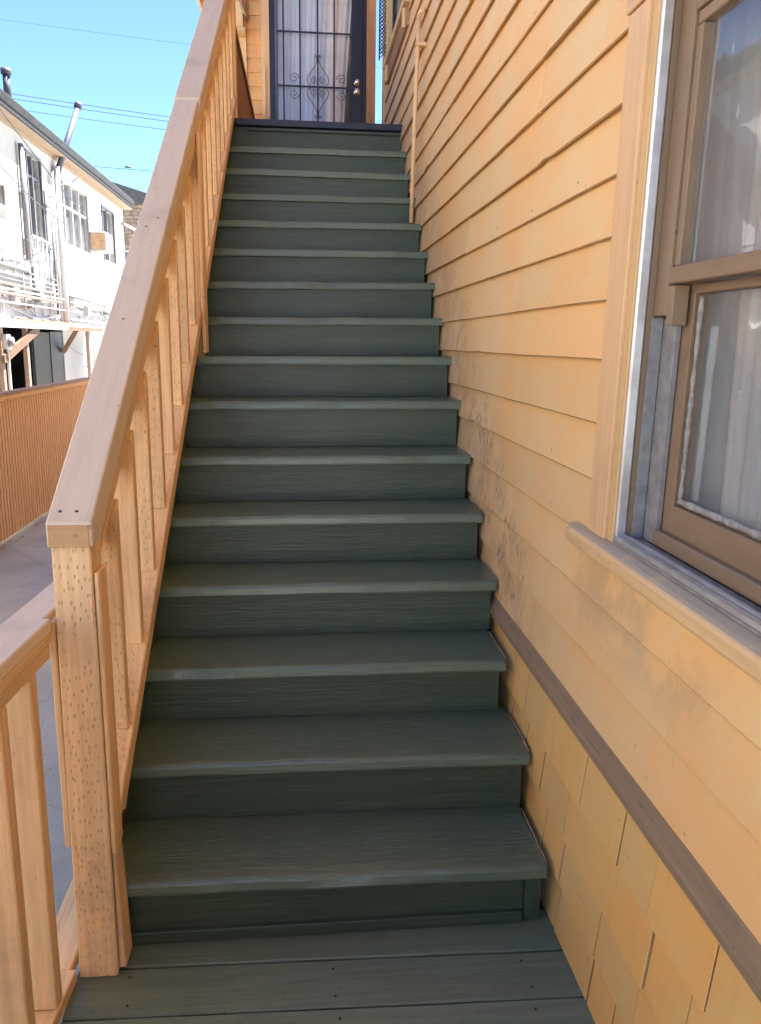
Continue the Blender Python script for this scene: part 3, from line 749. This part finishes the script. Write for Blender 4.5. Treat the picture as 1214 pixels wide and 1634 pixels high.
# ---- far window high on the same wall
w2 = box('window', -.002, .05, 3.602, 3.718, 3.66, 5.1, 'trim', house, (0, 0, 1))
def w2p(name, *a, **k): return box(name, *a[:6], a[6], w2, **k)
w2p('casing', -.005, .05, 4.722, 4.84, 3.66, 5.1, 'trim')
w2p('sill', -.022, .05, 3.57, 4.86, 3.615, 3.658, 'beige')
w2p('apron', .0, .05, 3.62, 4.82, 3.50, 3.612, 'shade_wood')
w2p('sash', .03, .06, 3.72, 3.77, 3.66, 5.0, 'dark_door'); w2p('sash', .03, .06, 4.66, 4.72, 3.66, 5.0, 'dark_door'); w2p('sash', .03, .06, 3.771, 4.659, 3.66, 3.72, 'dark_door')
w2p('pane', .045, .05, 3.77, 4.66, 3.72, 5.0, 'glass_far', bevel=0)
for yy in (3.66, 4.72): w2p('bracket', -.018, .0, yy, yy+.05, 3.50, 3.612, 'beige')
# lattice shutter swung open at the far side of that window
lat = empty('lattice_screen', (0, 4.92, 3.9), 'narrow dark blue lattice screen standing out from the wall above the gap', 'screen')
box('screen_frame', -.052, -.042, 4.91, 4.925, 3.70, 5.1, 'navy', lat); box('screen_frame', .012, .017, 4.91, 4.925, 3.9, 5.1, 'navy', lat)
bm = bmesh.new()
z = 3.72
while z < 5.05:
    for s in (1, -1):
        a = (-.042, z if s > 0 else z+.054); b = (.012, z+.054 if s > 0 else z)
        bm_tube(bm, [(a[0], 4.917, a[1]), (b[0], 4.917, b[1])], .005, 4)
    z += .027
finish('lattice', bm, 'navy', lat, kind='stuff')

# conduit on the wall, standing on a tread
con = empty('conduit_pipe', (-.025, 2.87, 2.217), 'thin peach painted pipe standing on an upper step against the siding', 'pipe')
tube('pipe', [(-.044, 2.872, 2.219), (-.040, 2.872, 2.5), (-.030, 2.872, 3.0), (-.022, 2.872, 3.26)], .0115, 'casing', con, 10)
tube('elbow', [(-.022, 2.872, 3.262), (-.022, 2.868, 3.285), (-.016, 2.850, 3.294), (.004, 2.835, 3.294)], .0135, 'beige', con, 10)
box('clamp', -.040, .02, 2.855, 2.889, 3.13, 3.15, 'beige', con)
# short dark wire stub under a board joint
tube('wire_stub', [(.006, 2.06, 3.055), (.004, 2.065, 3.10), (-.004, 2.07, 3.17), (.0, 2.06, 3.25)], .003, 'cable', house, 6)

# ------------------------------------------------------------------ landing
land = empty('landing', (-.55, 5.5, 2.2), 'upper landing floor with dark navy front edge at the top of the steps', 'landing')
box('nosing', RX(3.9)-.02, .040, 3.885, 4.02, 2.945, 2.988, 'navy', land, (1, 0, 0), .004)
box('edge_trim', RX(3.9)+.06, .03, 3.912, 3.931, 2.922, 2.942, 'green', land, (1, 0, 0))
for k in range(21):
    y = 4.023+k*.152
    if y+.148 < 7.2: box('deck_board', -1.24, .04 if y < 5.3 else .6, y, y+.148, 2.95, 2.985, 'green_deck', land, (1, 0, 0))
box('rim_beam', -1.24, .04, 3.955, 3.995, 2.72, 2.942, 'green', land, (1, 0, 0))
for x, y in ((-1.22, 3.957+.05), (-1.22, 6.9)): box('support_post', x, x+.09, y+.05, y+.14, GZ, 2.94, 'rail_plain', land, (0, 0, 1))
# landing railing, seen from its inner side
lr = empty('landing_railing', (-1.17, 5.6, 2.99), 'brown shaded railing with close vertical boards along the left edge of the landing', 'railing')
LZ = 3.795
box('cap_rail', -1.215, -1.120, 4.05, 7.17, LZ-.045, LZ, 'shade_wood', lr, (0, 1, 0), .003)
box('upper_rail', -1.19, -1.151, 4.05, 7.17, LZ-.14, LZ-.047, 'rail_plain', lr, (0, 1, 0), .003)
box('bottom_rail', -1.19, -1.134, 4.05, 7.17, 3.05, 3.09, 'rail_plain', lr, (0, 1, 0), .003)
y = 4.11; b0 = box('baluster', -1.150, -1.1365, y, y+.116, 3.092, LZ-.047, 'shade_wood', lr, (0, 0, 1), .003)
for k in range(1, 26):
    c = b0.copy(); COL.objects.link(c); c.parent = lr; c.location = b0.location+Vector((0, k*.118, 0))

# ------------------------------------------------------------------ rear wall with the barred door
DY = 7.2
rear = empty('rear_wing', (-.5, DY, GZ), 'shingled yellow rear wall with tan door trim at the head of the steps', 'house wing')
bm = bmesh.new()
bm_box(bm, -1.33, -1.0, DY+.03, DY+.25, GZ, 10.8); bm_box(bm, -.999, .03, DY+.03, DY+.25, 5.1, 10.8); bm_box(bm, -.999, .03, DY+.03, DY+.25, GZ, 2.98)
bm_box(bm, .031, .115, DY+.03, DY+.25, GZ, 10.8)
finish('wall_sheathing', bm, 'beige', rear, bevel=0)
z = 2.935
while z < 5.6:
    x = -1.2
    for a, b in ((-1.2, -1.2+random.uniform(.02, .06)), ) if False else ((-1.199, -1.058),):
        j = random.uniform(-.03, .03)-1.12
        for (p, q) in ((a, j-.0007), (j+.0007, b)):
            bm = bmesh.new(); P = []
            for xx in (p, q): P.append([bm.verts.new(v) for v in ((xx, DY+.004, z), (xx, DY+.02, z+.142), (xx, DY+.0295, z+.142), (xx, DY+.0295, z))])
            A, B = P
            for k in range(4): bm.faces.new((A[k], A[(k+1) % 4], B[(k+1) % 4], B[k]))
            bm.faces.new(A); bm.faces.new(B[::-1]); finish('shingle', bm, 'siding_far', rear, (0, 0, 1))
    z += .1325
box('corner_board', -1.33, -1.201, DY-.02, DY+.028, GZ, 4.575, 'beige', rear, (0, 0, 1))
box('bay_base', -1.46, -1.20, DY-.16, DY+.028, 4.577, 4.62, 'trim', rear, (1, 0, 0))
box('bay_wall', -1.45, -1.225, DY-.14, DY+.028, 4.622, 7.2, 'beige', rear, (0, 0, 1))
tube('vent_pipe', [(-1.29, DY-.18, 6.5), (-1.29, DY-.18, 4.94), (-1.27, DY-.18, 4.88), (-1.22, DY-.17, 4.78), (-1.20, DY-.15, 4.74), (-1.17, DY-.06, 4.735)], .014, 'caulk', rear, 8)
tube('vent_pipe', [(-1.185, DY-.03, 6.5), (-1.185, DY-.03, 4.72)], .012, 'caulk', rear, 8)
prism('eave_bracket', [(-1.69, 5.6), (-1.69, 4.93), (-1.655, 4.80), (-1.63, 4.80), (-1.60, 4.93), (-1.455, 5.0), (-1.455, 5.6)], 'y', DY-.3, DY+.2, 'trim', rear, (0, 0, 1))
box('door_casing', -1.056, -.968, DY-.012, DY+.028, 2.99, 5.18, 'casing', rear, (0, 0, 1), .004)
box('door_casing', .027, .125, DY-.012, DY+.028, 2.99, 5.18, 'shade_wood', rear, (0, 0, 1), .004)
box('door_casing', -1.056, .125, DY-.014, DY+.028, 5.182, 5.30, 'casing', rear, (1, 0, 0), .004)
box('door_stop', -1.030, -1.012, DY-.030, DY-.014, 2.99, 4.30, 'beige', rear, (0, 0, 1))
prism('roof', [(DY-.4, 10.81), (DY-.4, 10.95), (DY+9.5, 11.6), (DY+9.5, 11.46)], 'x', -1.6, .3, 'roof_grey', rear, (0, 1, 0), bevel=0)
box('wall', -1.33, .6, DY+.25, DY+5, GZ, 7.38, 'siding_far', rear, bevel=0) if False else None
box('unseen_enlarged_side_wall', -1.33, -1.23, DY+.252, DY+9.2, GZ, 10.8, 'siding_far', rear, bevel=0)  # unseen wing made taller and deeper to keep sun off the fence
box('unseen_enlarged_side_wall', .0, .10, DY+.252, DY+9.2, GZ, 10.8, 'siding_far', rear, bevel=0)
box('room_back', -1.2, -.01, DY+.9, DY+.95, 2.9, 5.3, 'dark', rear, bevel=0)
# security door
door = empty('security_door', (-.47, DY, 2.99), 'black barred metal security door with wrought scrolls over a pale curtain', 'door')
YF = DY+.0
box('door_frame', -.966, -.918, YF-.018, YF+.03, 2.99, 5.10, 'black_iron', door, (0, 0, 1), .002, label='dark navy metal door frame')
box('door_frame', -.012, .025, YF-.018, YF+.03, 2.99, 5.10, 'black_iron', door, (0, 0, 1), .002)
box('door_frame', -.917, -.013, YF-.018, YF+.03, 5.06, 5.10, 'black_iron', door, (1, 0, 0), .002)
box('lock_stile', -.128, -.013, YF-.010, YF+.02, 2.99, 5.058, 'black_iron', door, (0, 0, 1), .002)
box('hinge_stile', -.917, -.893, YF-.010, YF+.02, 2.99, 5.058, 'scroll_iron', door, (0, 0, 1), .002)
box('kick_plate', -.892, -.129, YF-.004, YF+.01, 2.99, 3.30, 'black_iron', door)
b0 = None
for x in (-.826, -.657, -.475, -.306):
    bar = box('bar', x-.008, x+.008, YF-.008, YF+.008, 3.302, 5.058, 'black_iron', door, (0, 0, 1), .001)
for z in (3.60, 4.14, 4.65): box('crossbar', -.892, -.129, YF-.0155, YF-.0085, z-.009, z+.009, 'black_iron', door, (1, 0, 0), .001)
def spiral(cx, cz, r0, a0, turns, sgn, n=26):
    return [(cx+r0*(1-.78*k/n)*math.cos(a0+sgn*turns*2*math.pi*k/n), YF-.02, cz+r0*(1-.78*k/n)*math.sin(a0+sgn*turns*2*math.pi*k/n)) for k in range(n+1)]
CX, CZ = -.475, 4.14
for sx in (1, -1):
    for sz in (1, -1):
        # teardrop side running from the tip to a curl beside the crossbar
        prof = [(.018, .305), (.010, .270), (.012, .235), (.035, .19), (.075, .135), (.103, .095), (.112, .060), (.100, .026), (.075, .012)]
        pts = [(CX+sx*a, YF-.02, CZ+sz*b) for a, b in prof]
        tube('scroll', pts, .0042, 'scroll_iron', door, 6)
        tube('scroll', spiral(CX+sx*.050, CZ+sz*.062, .036, math.pi/2*sz, 1.5, sx*sz), .0038, 'scroll_iron', door, 6)
        tube('scroll', spiral(CX+sx*.022, CZ+sz*.292, .017, 0 if sx > 0 else math.pi, 1.1, -sx*sz), .0038, 'scroll_iron', door, 6)
        tube('scroll', spiral(CX+sx*.245, CZ+sz*.075, .052, (math.pi if sx > 0 else 0), 1.4, -sx*sz), .0042, 'scroll_iron', door, 6)
def knob(z, r, par):
    bm = bmesh.new()
    bm_tube(bm, [(-.070, YF-.011, z), (-.070, YF-.020, z)], r*1.15, 16)
    bm_tube(bm, [(-.070, YF-.020, z), (-.070, YF-.035, z), (-.070, YF-.042, z), (-.070, YF-.062, z), (-.070, YF-.070, z)], [r*.5, r*.5, r*.95, r, r*.6], 16)
    return bm
finish('deadbolt', knob(4.195, .026, door), 'chrome', door, smooth=True)
finish('knob', knob(4.105, .029, door), 'chrome', door, smooth=True)
bm = bmesh.new(); rows = []; n = 160
for k in range(n+1):
    t = k/n
    col = []
    for z in (3.0, 3.4, 3.8, 4.2, 4.6, 5.08):
        xr_ = -.12-.08*((4.975-z)/1.16); x = -.96+(xr_+.96)*t
        col.append(bm.verts.new((x, DY+.10+.014*math.sin(t*46)+.008*math.sin(t*97+1)+.01*nz(t, 7, 2), z)))
    rows.append(col)
for a, b in zip(rows, rows[1:]):
    for q in range(5): bm.faces.new((a[q], b[q], b[q+1], a[q+1]))
dc = finish('curtain', bm, 'door_curtain', None, smooth=True); tag(dc, 'pale grey curtain hanging behind the bars of the door', 'curtain')
bm = bmesh.new(); bm.faces.new([bm.verts.new((a, DY+.027, b)) for a, b in ((-.89, 3.31), (-.13, 3.31), (-.13, 5.05), (-.89, 5.05))]); finish('door_glass', bm, 'glass', door)

# ------------------------------------------------------------------ fence across the driveway
fen = empty('board_fence', (-4.4, 9, GZ), 'long tan grooved fence with pale top rail across the driveway', 'fence')
FX = -4.4; y = -4.0
while y < 34:
    bm = bmesh.new(); L = 1.22; zb, zt = GZ+.02, .80
    prof = []; yy = 0
    while yy < L-.001:
        prof += [(yy, 0), (yy+.066, 0), (yy+.069, -.028), (yy+.0985, -.028)]; yy += .1016
    prof = [(a, b) for a, b in prof if a <= L-.002]+[(L-.002, 0)]
    F = [bm.verts.new((FX+b, y+a, zb)) for a, b in prof]; T = [bm.verts.new((FX+b, y+a, zt)) for a, b in prof]
    B0 = [bm.verts.new((FX-.03, y, zb)), bm.verts.new((FX-.03, y+L-.002, zb))]; T0 = [bm.verts.new((FX-.03, y, zt)), bm.verts.new((FX-.03, y+L-.002, zt))]
    for a in range(len(F)-1): bm.faces.new((F[a], F[a+1], T[a+1], T[a]))
    bm.faces.new((B0[0], T0[0], T0[1], B0[1])); bm.faces.new(T+T0[::-1]); bm.faces.new(F[::-1]+B0)
    finish('fence_panel', bm, 'fence', fen, (0, 0, 1)); y += L
y = -4.0
while y < 34:
    box('cap_rail', FX-.06, FX+.045, y, y+2.43, .845, .885, 'eave_wood', fen, (0, 1, 0), .003)
    box('upper_rail', FX+.002, FX+.03, y, y+2.43, .785, .843, 'fence', fen, (0, 1, 0), .003); y += 2.44

# ------------------------------------------------------------------ white building
BX = -7.5
wb = empty('white_building', (-9.5, 20, GZ), 'two storey white stucco building with dark gutter beyond the fence', 'building')
BY0, BY1 = -9.0, 31.5  # unseen near end added to bounce sunlight onto lower wall and treads
bm = bmesh.new()
def wbx(y0, y1, z0, z1): bm_box(bm, BX-.25, BX, y0, y1, z0, z1)
ops = [(18.0, 18.48, 4.55, 4.98), (22.75, 26.05, 4.28, 6.02), (28.05, 29.75, 4.28, 6.0), (20.25, 21.35, 4.15, 6.1)]
wbx(BY0, 18.0, 1.85, 6.6); wbx(18.0, 18.48, 1.85, 4.55); wbx(18.0, 18.48, 4.98, 6.6); wbx(18.48, 20.25, 1.85, 6.6)
wbx(20.25, 21.35, 1.85, 4.15); wbx(20.25, 21.35, 6.1, 6.6); wbx(21.35, 22.75, 1.85, 6.6); wbx(22.75, 26.05, 1.85, 4.28); wbx(22.75, 26.05, 6.02, 6.6)
wbx(26.05, 28.05, 1.85, 6.6); wbx(28.05, 29.75, 1.85, 4.28); wbx(28.05, 29.75, 6.0, 6.6); wbx(29.75, BY1, 1.85, 6.6)
wbx(BY0, 15.5, GZ, 1.849); wbx(22.45, BY1, GZ, 1.849)
bm_box(bm, BX-9, BX-.251, BY1-.25, BY1, GZ, 6.6); bm_box(bm, BX-9, BX-.251, BY0, BY0+.25, GZ, 6.6); bm_box(bm, BX-9, BX-8.75, BY0+.251, BY1-.251, GZ, 6.6)
finish('wall', bm, 'white_wall', wb, bevel=0)
prism('gutter', [(BX+.26, 6.665), (BX+.36, 6.665), (BX+.41, 6.80), (BX+.26, 6.80)], 'y', BY0-.3, BY1+.35, 'roof_grey', wb, (0, 1, 0), bevel=0)
# roof edge: cream soffit, dark fascia gutter, sloped roof
box('soffit', BX+.002, BX+.30, BY0-.3, BY1+.35, 6.50, 6.54, 'eave_wood', wb, bevel=0)
box('frieze_board', BX+.002, BX+.03, BY0, BY1, 6.42, 6.498, 'eave_wood', wb, bevel=0)
prism('gutter', [(BX+.26, 6.545), (BX+.34, 6.545), (BX+.34, 6.66), (BX+.26, 6.66)], 'y', BY0-.3, BY1+.35, 'roof_dark', wb, (0, 1, 0), bevel=0)
prism('roof', [(BX+.36, 6.805), (BX+.36, 6.86), (BX-.3, 7.16), (BX-4.5, 8.7), (BX-9.5, 6.9), (BX-9.5, 6.805)], 'y', BY0-.3, BY1+.4, 'roof_grey', wb, (0, 1, 0), bevel=0)
def win_far(y0, y1, z0, z1, mull, mat='white_pipe', trans=None):
    f = box('window', BX-.02, BX+.04, y0-.06, y0, z0-.06, z1+.06, mat, wb, (0, 0, 1), 0)
    def q(nm, *a): return box(nm, *a[:6], a[6], f, bevel=0)
    q('frame', BX-.02, BX+.04, y1, y1+.06, z0-.06, z1+.06, mat); q('frame', BX-.02, BX+.04, y0+.001, y1-.001, z1, z1+.06, mat)
    q('sill', BX-.02, BX+.09, y0-.1, y1+.1, z0-.11, z0-.061, 'white_pipe')
    q('pane', BX-.14, BX-.12, y0, y1, z0, z1, 'glass_far')
    for k in range(1, mull):
        yy = y0+(y1-y0)*k/mull; q('mullion', BX-.119, BX-.02, yy-.03, yy+.03, z0, z1, mat)
    if trans: q('transom', BX-.118, BX-.04, y0, y1, trans-.03, trans+.03, mat)
    return f
w_ = win_far(22.75, 26.05, 4.28, 6.02, 4, trans=5.35)
box('blind', BX-.16, BX-.145, 23.8, 24.9, 4.5, 5.1, 'pink_pipe', w_, bevel=0)
win_far(28.05, 29.75, 4.28, 6.0, 2, 'grey_pipe'); win_far(18.0, 18.48, 4.55, 4.98, 1); win_far(20.25, 21.35, 4.15, 6.1, 2, 'grey_pipe', 5.6)
for (y0, y1, z0, z1) in ((21.45, 21.55, 2.9, 5.4), (20.05, 20.15, 2.4, 4.1)):
    box('trim_board', BX+.001, BX+.06, y0, y1, z0, z1, 'grey_pipe', wb, bevel=0)
box('curtained_inside', BX-1.2, BX-1.15, 17, 30.5, 4, 6.2, 'dark', wb, bevel=0)
# drain pipes
def dpipe(pts, r, mat): return tube('drain_pipe', pts, r, mat, wb, 8)
dpipe([(BX+.10, 19.62, 6.15), (BX+.10, 19.6, 3.45)], .06, 'grey_pipe')
dpipe([(BX+.10, 19.78, 6.15), (BX+.10, 19.78, 3.3)], .035, 'white_pipe')
dpipe([(BX+.12, 22.45, 6.2), (BX+.12, 22.45, 2.0)], .09, 'white_pipe')
dpipe([(BX+.10, 22.1, 6.0), (BX+.10, 22.1, 1.9)], .04, 'white_pipe')
dpipe([(BX+.10, 21.8, 4.9), (BX+.10, 21.8, 2.2)], .035, 'grey_pipe')
for yy, z0, z1 in ((20.5, 3.0, 4.1), (20.9, 2.7, 4.1), (21.25, 2.6, 4.1)): dpipe([(BX+.07, yy, z0), (BX+.07, yy, z1)], .028, 'white_pipe')
# vent stacks
tube('vent_stack', [(BX+.12, 22.55, 6.05), (BX+.52, 23.6, 8.02)], .085, 'vent_paint', wb, 10)
tube('vent_cap', [(BX+.52, 23.6, 8.02), (BX+.54, 23.65, 8.14)], .115, 'vent_paint', wb, 10)
for yy, z1 in ((19.0, 7.62), (18.0, 7.6)):
    tube('vent_stack', [(BX+.1, yy, 6.9), (BX+.1, yy, z1-.12)], .085, 'vent_paint', wb, 10)
    tube('vent_cap', [(BX+.1, yy, z1-.12), (BX+.1, yy, z1)], .12, 'vent_paint', wb, 10)
# bundles of horizontal pipes with drops
for k, (z, mat, y0, y1, r) in enumerate(((3.40, 'white_pipe', 12, 19.6, .04), (3.22, 'grey_pipe', 12, 19.5, .07), (3.02, 'white_pipe', 12, 21.9, .03), (2.90, 'grey_pipe', 12, 22.0, .028), (2.78, 'pink_pipe', 12, 21.8, .045),
        (2.66, 'white_pipe', 12, 22.3, .035), (2.56, 'pink_pipe', 12, 22.0, .05), (2.36, 'white_pipe', 12, 22.3, .03), (2.9, 'white_pipe', 22.6, 30.5, .03), (2.72, 'grey_pipe', 22.7, 27.5, .05), (2.55, 'white_pipe', 22.7, 28.0, .03))):
    tube('wall_pipe', [(BX+.08+.012*k, y0, z+.02), (BX+.08+.012*k, y1, z-.04)], r*.7, mat, wb, 8)
for yy, z0, z1 in ((17.9, 3.2, 3.9), (18.6, 3.05, 3.5), (19.2, 2.2, 3.3), (19.9, 2.1, 2.6), (20.6, 2.15, 2.6), (21.3, 2.2, 3.1), (24.6, 2.3, 2.95), (25.4, 2.35, 2.8), (27.0, 2.3, 2.95), (17.7, 2.1, 2.6)):
    tube('wall_pipe', [(BX+.06, yy, z0), (BX+.06, yy, z1)], .024, 'white_pipe', wb, 8)
for (a, b, sag) in (((17, 2.5), (21.5, 2.15), .25), ((19.2, 2.25), (23.2, 2.0), .22), ((22.4, 2.2), (26.1, 2.3), .3), ((24.2, 2.25), (28.6, 2.35), .38), ((22.0, 5.7), (24.6, 6.3), .1), ((25.8, 2.4), (29.5, 2.4), .25), ((22.6, 1.3), (25.5, 1.1), .15)):
    tube('loose_cable', catenary((BX+.14, a[0], a[1]), (BX+.14, b[0], b[1]), sag, 16), .014, 'grey_pipe', wb, 5)
for yy, z0, z1 in ((25.0, .5, 1.6), (25.5, .3, 1.9)):
    dpipe([(BX+.1, yy, z0), (BX+.1, yy, z1)], .05, 'white_pipe')
for k in range(16):
    y0 = random.uniform(17.6, 28); L = random.uniform(.8, 2.6); z_ = random.uniform(2.05, 2.9)
    tube('loose_cable', catenary((BX+.05, y0, z_), (BX+.05, y0+L, z_+random.uniform(-.25, .25)), random.uniform(.03, .3), 12), .011, random.choice(['grey_pipe', 'pink_pipe', 'cable']), wb, 5)
for (y_, z_, w_, h_) in ((18.3, 2.35, .3, .4), (20.2, 2.45, .25, .3), (23.3, 2.5, .35, .3), (24.9, 2.25, .2, .35), (27.4, 2.5, .3, .25), (21.9, 3.3, .2, .3)):
    box('junction_box', BX+.002, BX+.14, y_, y_+w_, z_, z_+h_, 'white_pipe', wb, bevel=0)
for y_ in (19.0, 20.8, 22.0): 
    for z_ in (2.3, 3.1, 3.9, 5.0): box('pipe_bracket', BX+.002, BX+.13, y_+.5, y_+.95, z_, z_+.035, 'grey_pipe', wb, bevel=0)
# carport recess
box('recess_back', BX-2.6, BX-2.5, 15.5, 22.45, GZ, 1.8, 'dark', wb, bevel=0)
box('recess_ceiling', BX-2.5, BX-.251, 15.5, 22.45, 1.80, 1.848, 'dark_door', wb, bevel=0)
box('door_leaf', BX-.12, BX-.04, 19.95, 21.27, GZ, 1.70, 'grey_panel', wb, bevel=0, label='grey panel standing in the dark recess')
box('door_leaf', BX-.10, BX-.02, 21.30, 22.44, GZ, 1.72, 'dark_door', wb, bevel=0, label='black door leaf')
# shed roof over the recess with struts
CXX = -7.0
can = empty('lean_to_canopy', (CXX, 20, 1.8), 'weathered wooden canopy with diagonal struts below the pipes of the white building', 'canopy')
prism('canopy_roof', [(BX+.03, 1.93), (CXX-.002, 1.80), (CXX-.002, 1.86), (BX+.03, 2.0)], 'y', 12.0, 24.7, 'white_pipe', can, (0, 1, 0), bevel=0)
prism('tarred_sheet', [(BX+.06, 2.005), (CXX-.1, 1.885), (CXX-.1, 1.90), (BX+.06, 2.02)], 'y', 18.5, 24.6, 'dark_wood', can, (0, 1, 0), bevel=0)
box('fascia', CXX, CXX+.05, 12.0, 21.0, 1.77, 1.87, 'white_pipe', can, bevel=0); box('fascia', CXX, CXX+.05, 21.01, 24.8, 1.76, 1.87, 'dark_wood', can, bevel=0)
prism('strut', [(16.25, 1.18), (16.25, 1.02), (16.40, 1.02), (18.75, 1.68), (18.75, 1.765), (18.30, 1.765)], 'x', CXX-.06, CXX-.002, 'dark_wood', can, (0, 1, .3), bevel=0)
bm = bmesh.new(); bm_tube(bm, [(BX+.02, 22.35, 1.18), (CXX, 22.0, 1.76)], .085, 4); finish('strut', bm, 'dark_wood', can, (0, 0, 1))
for yy, w_, mat in ((16.30, .14, 'pink_pipe'), (17.93, .14, 'pink_pipe'), (23.55, .16, 'pink_pipe'), (13.5, .14, 'pink_pipe')): box('canopy_post', CXX-.16, CXX-.062, yy, yy+w_, GZ, 1.765, mat, can, bevel=0)
mt = empty('electric_meter', (CXX+.1, 16.3, 1.1), 'small grey round meter on the near post of the canopy', 'meter')
tube('dial', [(CXX+.03, 16.5, 1.46), (CXX+.12, 16.5, 1.46)], .11, 'grey_pipe', mt, 12)
box('meter_box', CXX-.06, CXX+.029, 16.38, 16.62, 1.30, 1.62, 'white_pipe', mt, bevel=0)
box('conduit', CXX-.04, CXX+.01, 16.47, 16.53, GZ, 1.298, 'white_pipe', mt, bevel=0)
# air conditioner in the window wall
ac = empty('air_conditioner', (BX+.25, 26.2, 4.5), 'boxy window air conditioner jutting from the white wall', 'air conditioner')
box('case', BX+.002, BX+.55, 26.05, 27.0, 4.35, 4.95, 'ac', ac, bevel=.02)
box('side_panel', BX+.08, BX+.50, 26.035, 26.05, 4.42, 4.88, 'ac_rust', ac, bevel=0)
for k in range(7): box('grille_slat', BX+.552, BX+.565, 26.1, 26.95, 4.42+k*.07, 4.45+k*.07, 'grey_pipe', ac, bevel=0)
# satellite/security lamp on far building corner
fb = empty('far_building', (-11, 50, GZ), 'brown shingled building just behind the white building corner', 'building')
box('wall', -22, -8.2, 45, 56, GZ, 8.7, 'brickish', fb, bevel=0)
bm = bmesh.new()
for r_ in range(30):
    x = -14.
    zz = 3+r_*.19
    while x < -8.3:
        w_ = random.uniform(.25, .45); bm_box(bm, x, x+w_-.03, 44.93+random.uniform(0, .03), 44.998, zz, zz+.17); x += w_
finish('shingles', bm, 'brickish', fb, kind='stuff')
prism('roof', [(-22.4, 8.7), (-7.9, 8.7), (-7.9, 8.95), (-15, 11.0), (-22.4, 8.95)], 'y', 44.5, 56.5, 'roof_grey', fb, (0, 1, 0), bevel=0)
f_ = box('window', -10.7, -9.6, 44.90, 44.995, 4.9, 6.3, 'white_pipe', fb, bevel=0)
box('pane', -10.6, -9.7, 44.885, 44.899, 5.0, 6.2, 'glass_far', f_, bevel=0)
lamp = empty('wall_lamp', (BX+.3, 31.3, 5.3), 'white twin floodlight on the corner beside the brown building', 'lamp')
tube('arm', [(BX+.02, 31.2, 5.9), (BX+.35, 31.3, 5.75), (BX+.62, 31.3, 5.6), (BX+.62, 31.3, 5.15)], .05, 'white_pipe', lamp, 8)
tube('lamp_shade', [(BX+.40, 31.3, 5.10), (BX+.70, 31.3, 5.0), (BX+.92, 31.3, 4.98)], [.10, .15, .17], 'white_pipe', lamp, 10)

# ------------------------------------------------------------------ overhead cables
def cable(label, a, b, sag, r=.02, mat='cable_far'):
    o = tube('power_cable', catenary(a, b, sag, 32), r, mat, None, 5); tag(o, label, 'cable', 'overhead cables against the sky')
cable('uppermost long cable crossing the open blue sky', (-46, 60, 25.0), (14, 60, 20.2), .4, .012)
cable('top cable of the close pair running behind the handrail', (-40, 60, 20.4), (12, 60, 15.2), .5, .024)
cable('second cable of the close pair running behind the handrail', (-40, 60, 20.1), (12, 60, 14.9), .5, .024)
cable('third cable just beneath the close pair', (-40, 60, 19.3), (12, 60, 14.5), .5, .02)
cable('lowest cable with a dark splice just above the roof corner', (-40, 60, 14.9), (12, 60, 12.5), .3, .02)
sp_ = tube('cable_splice', [(-13.0, 60, 13.50), (-12.6, 60, 13.48)], .07, 'cable', None, 8); tag(sp_, 'small dark splice on the lowest sky cable', 'cable splice')
# service wires dropping to the white building
for lab, a, b, sag in (('dark service wire sagging past the tall pipes toward the big window', (-6.2, 12, 6.4), (-7.35, 29, 5.0), .35),
                       ('lower dark service wire reaching the white wall near the big window', (-6.2, 12, 5.3), (-7.35, 23, 4.75), .25)):
    o = tube('service_wire', catenary(a, b, sag, 24), .014, 'cable', None, 5); tag(o, lab, 'wire', 'wires on the white building')
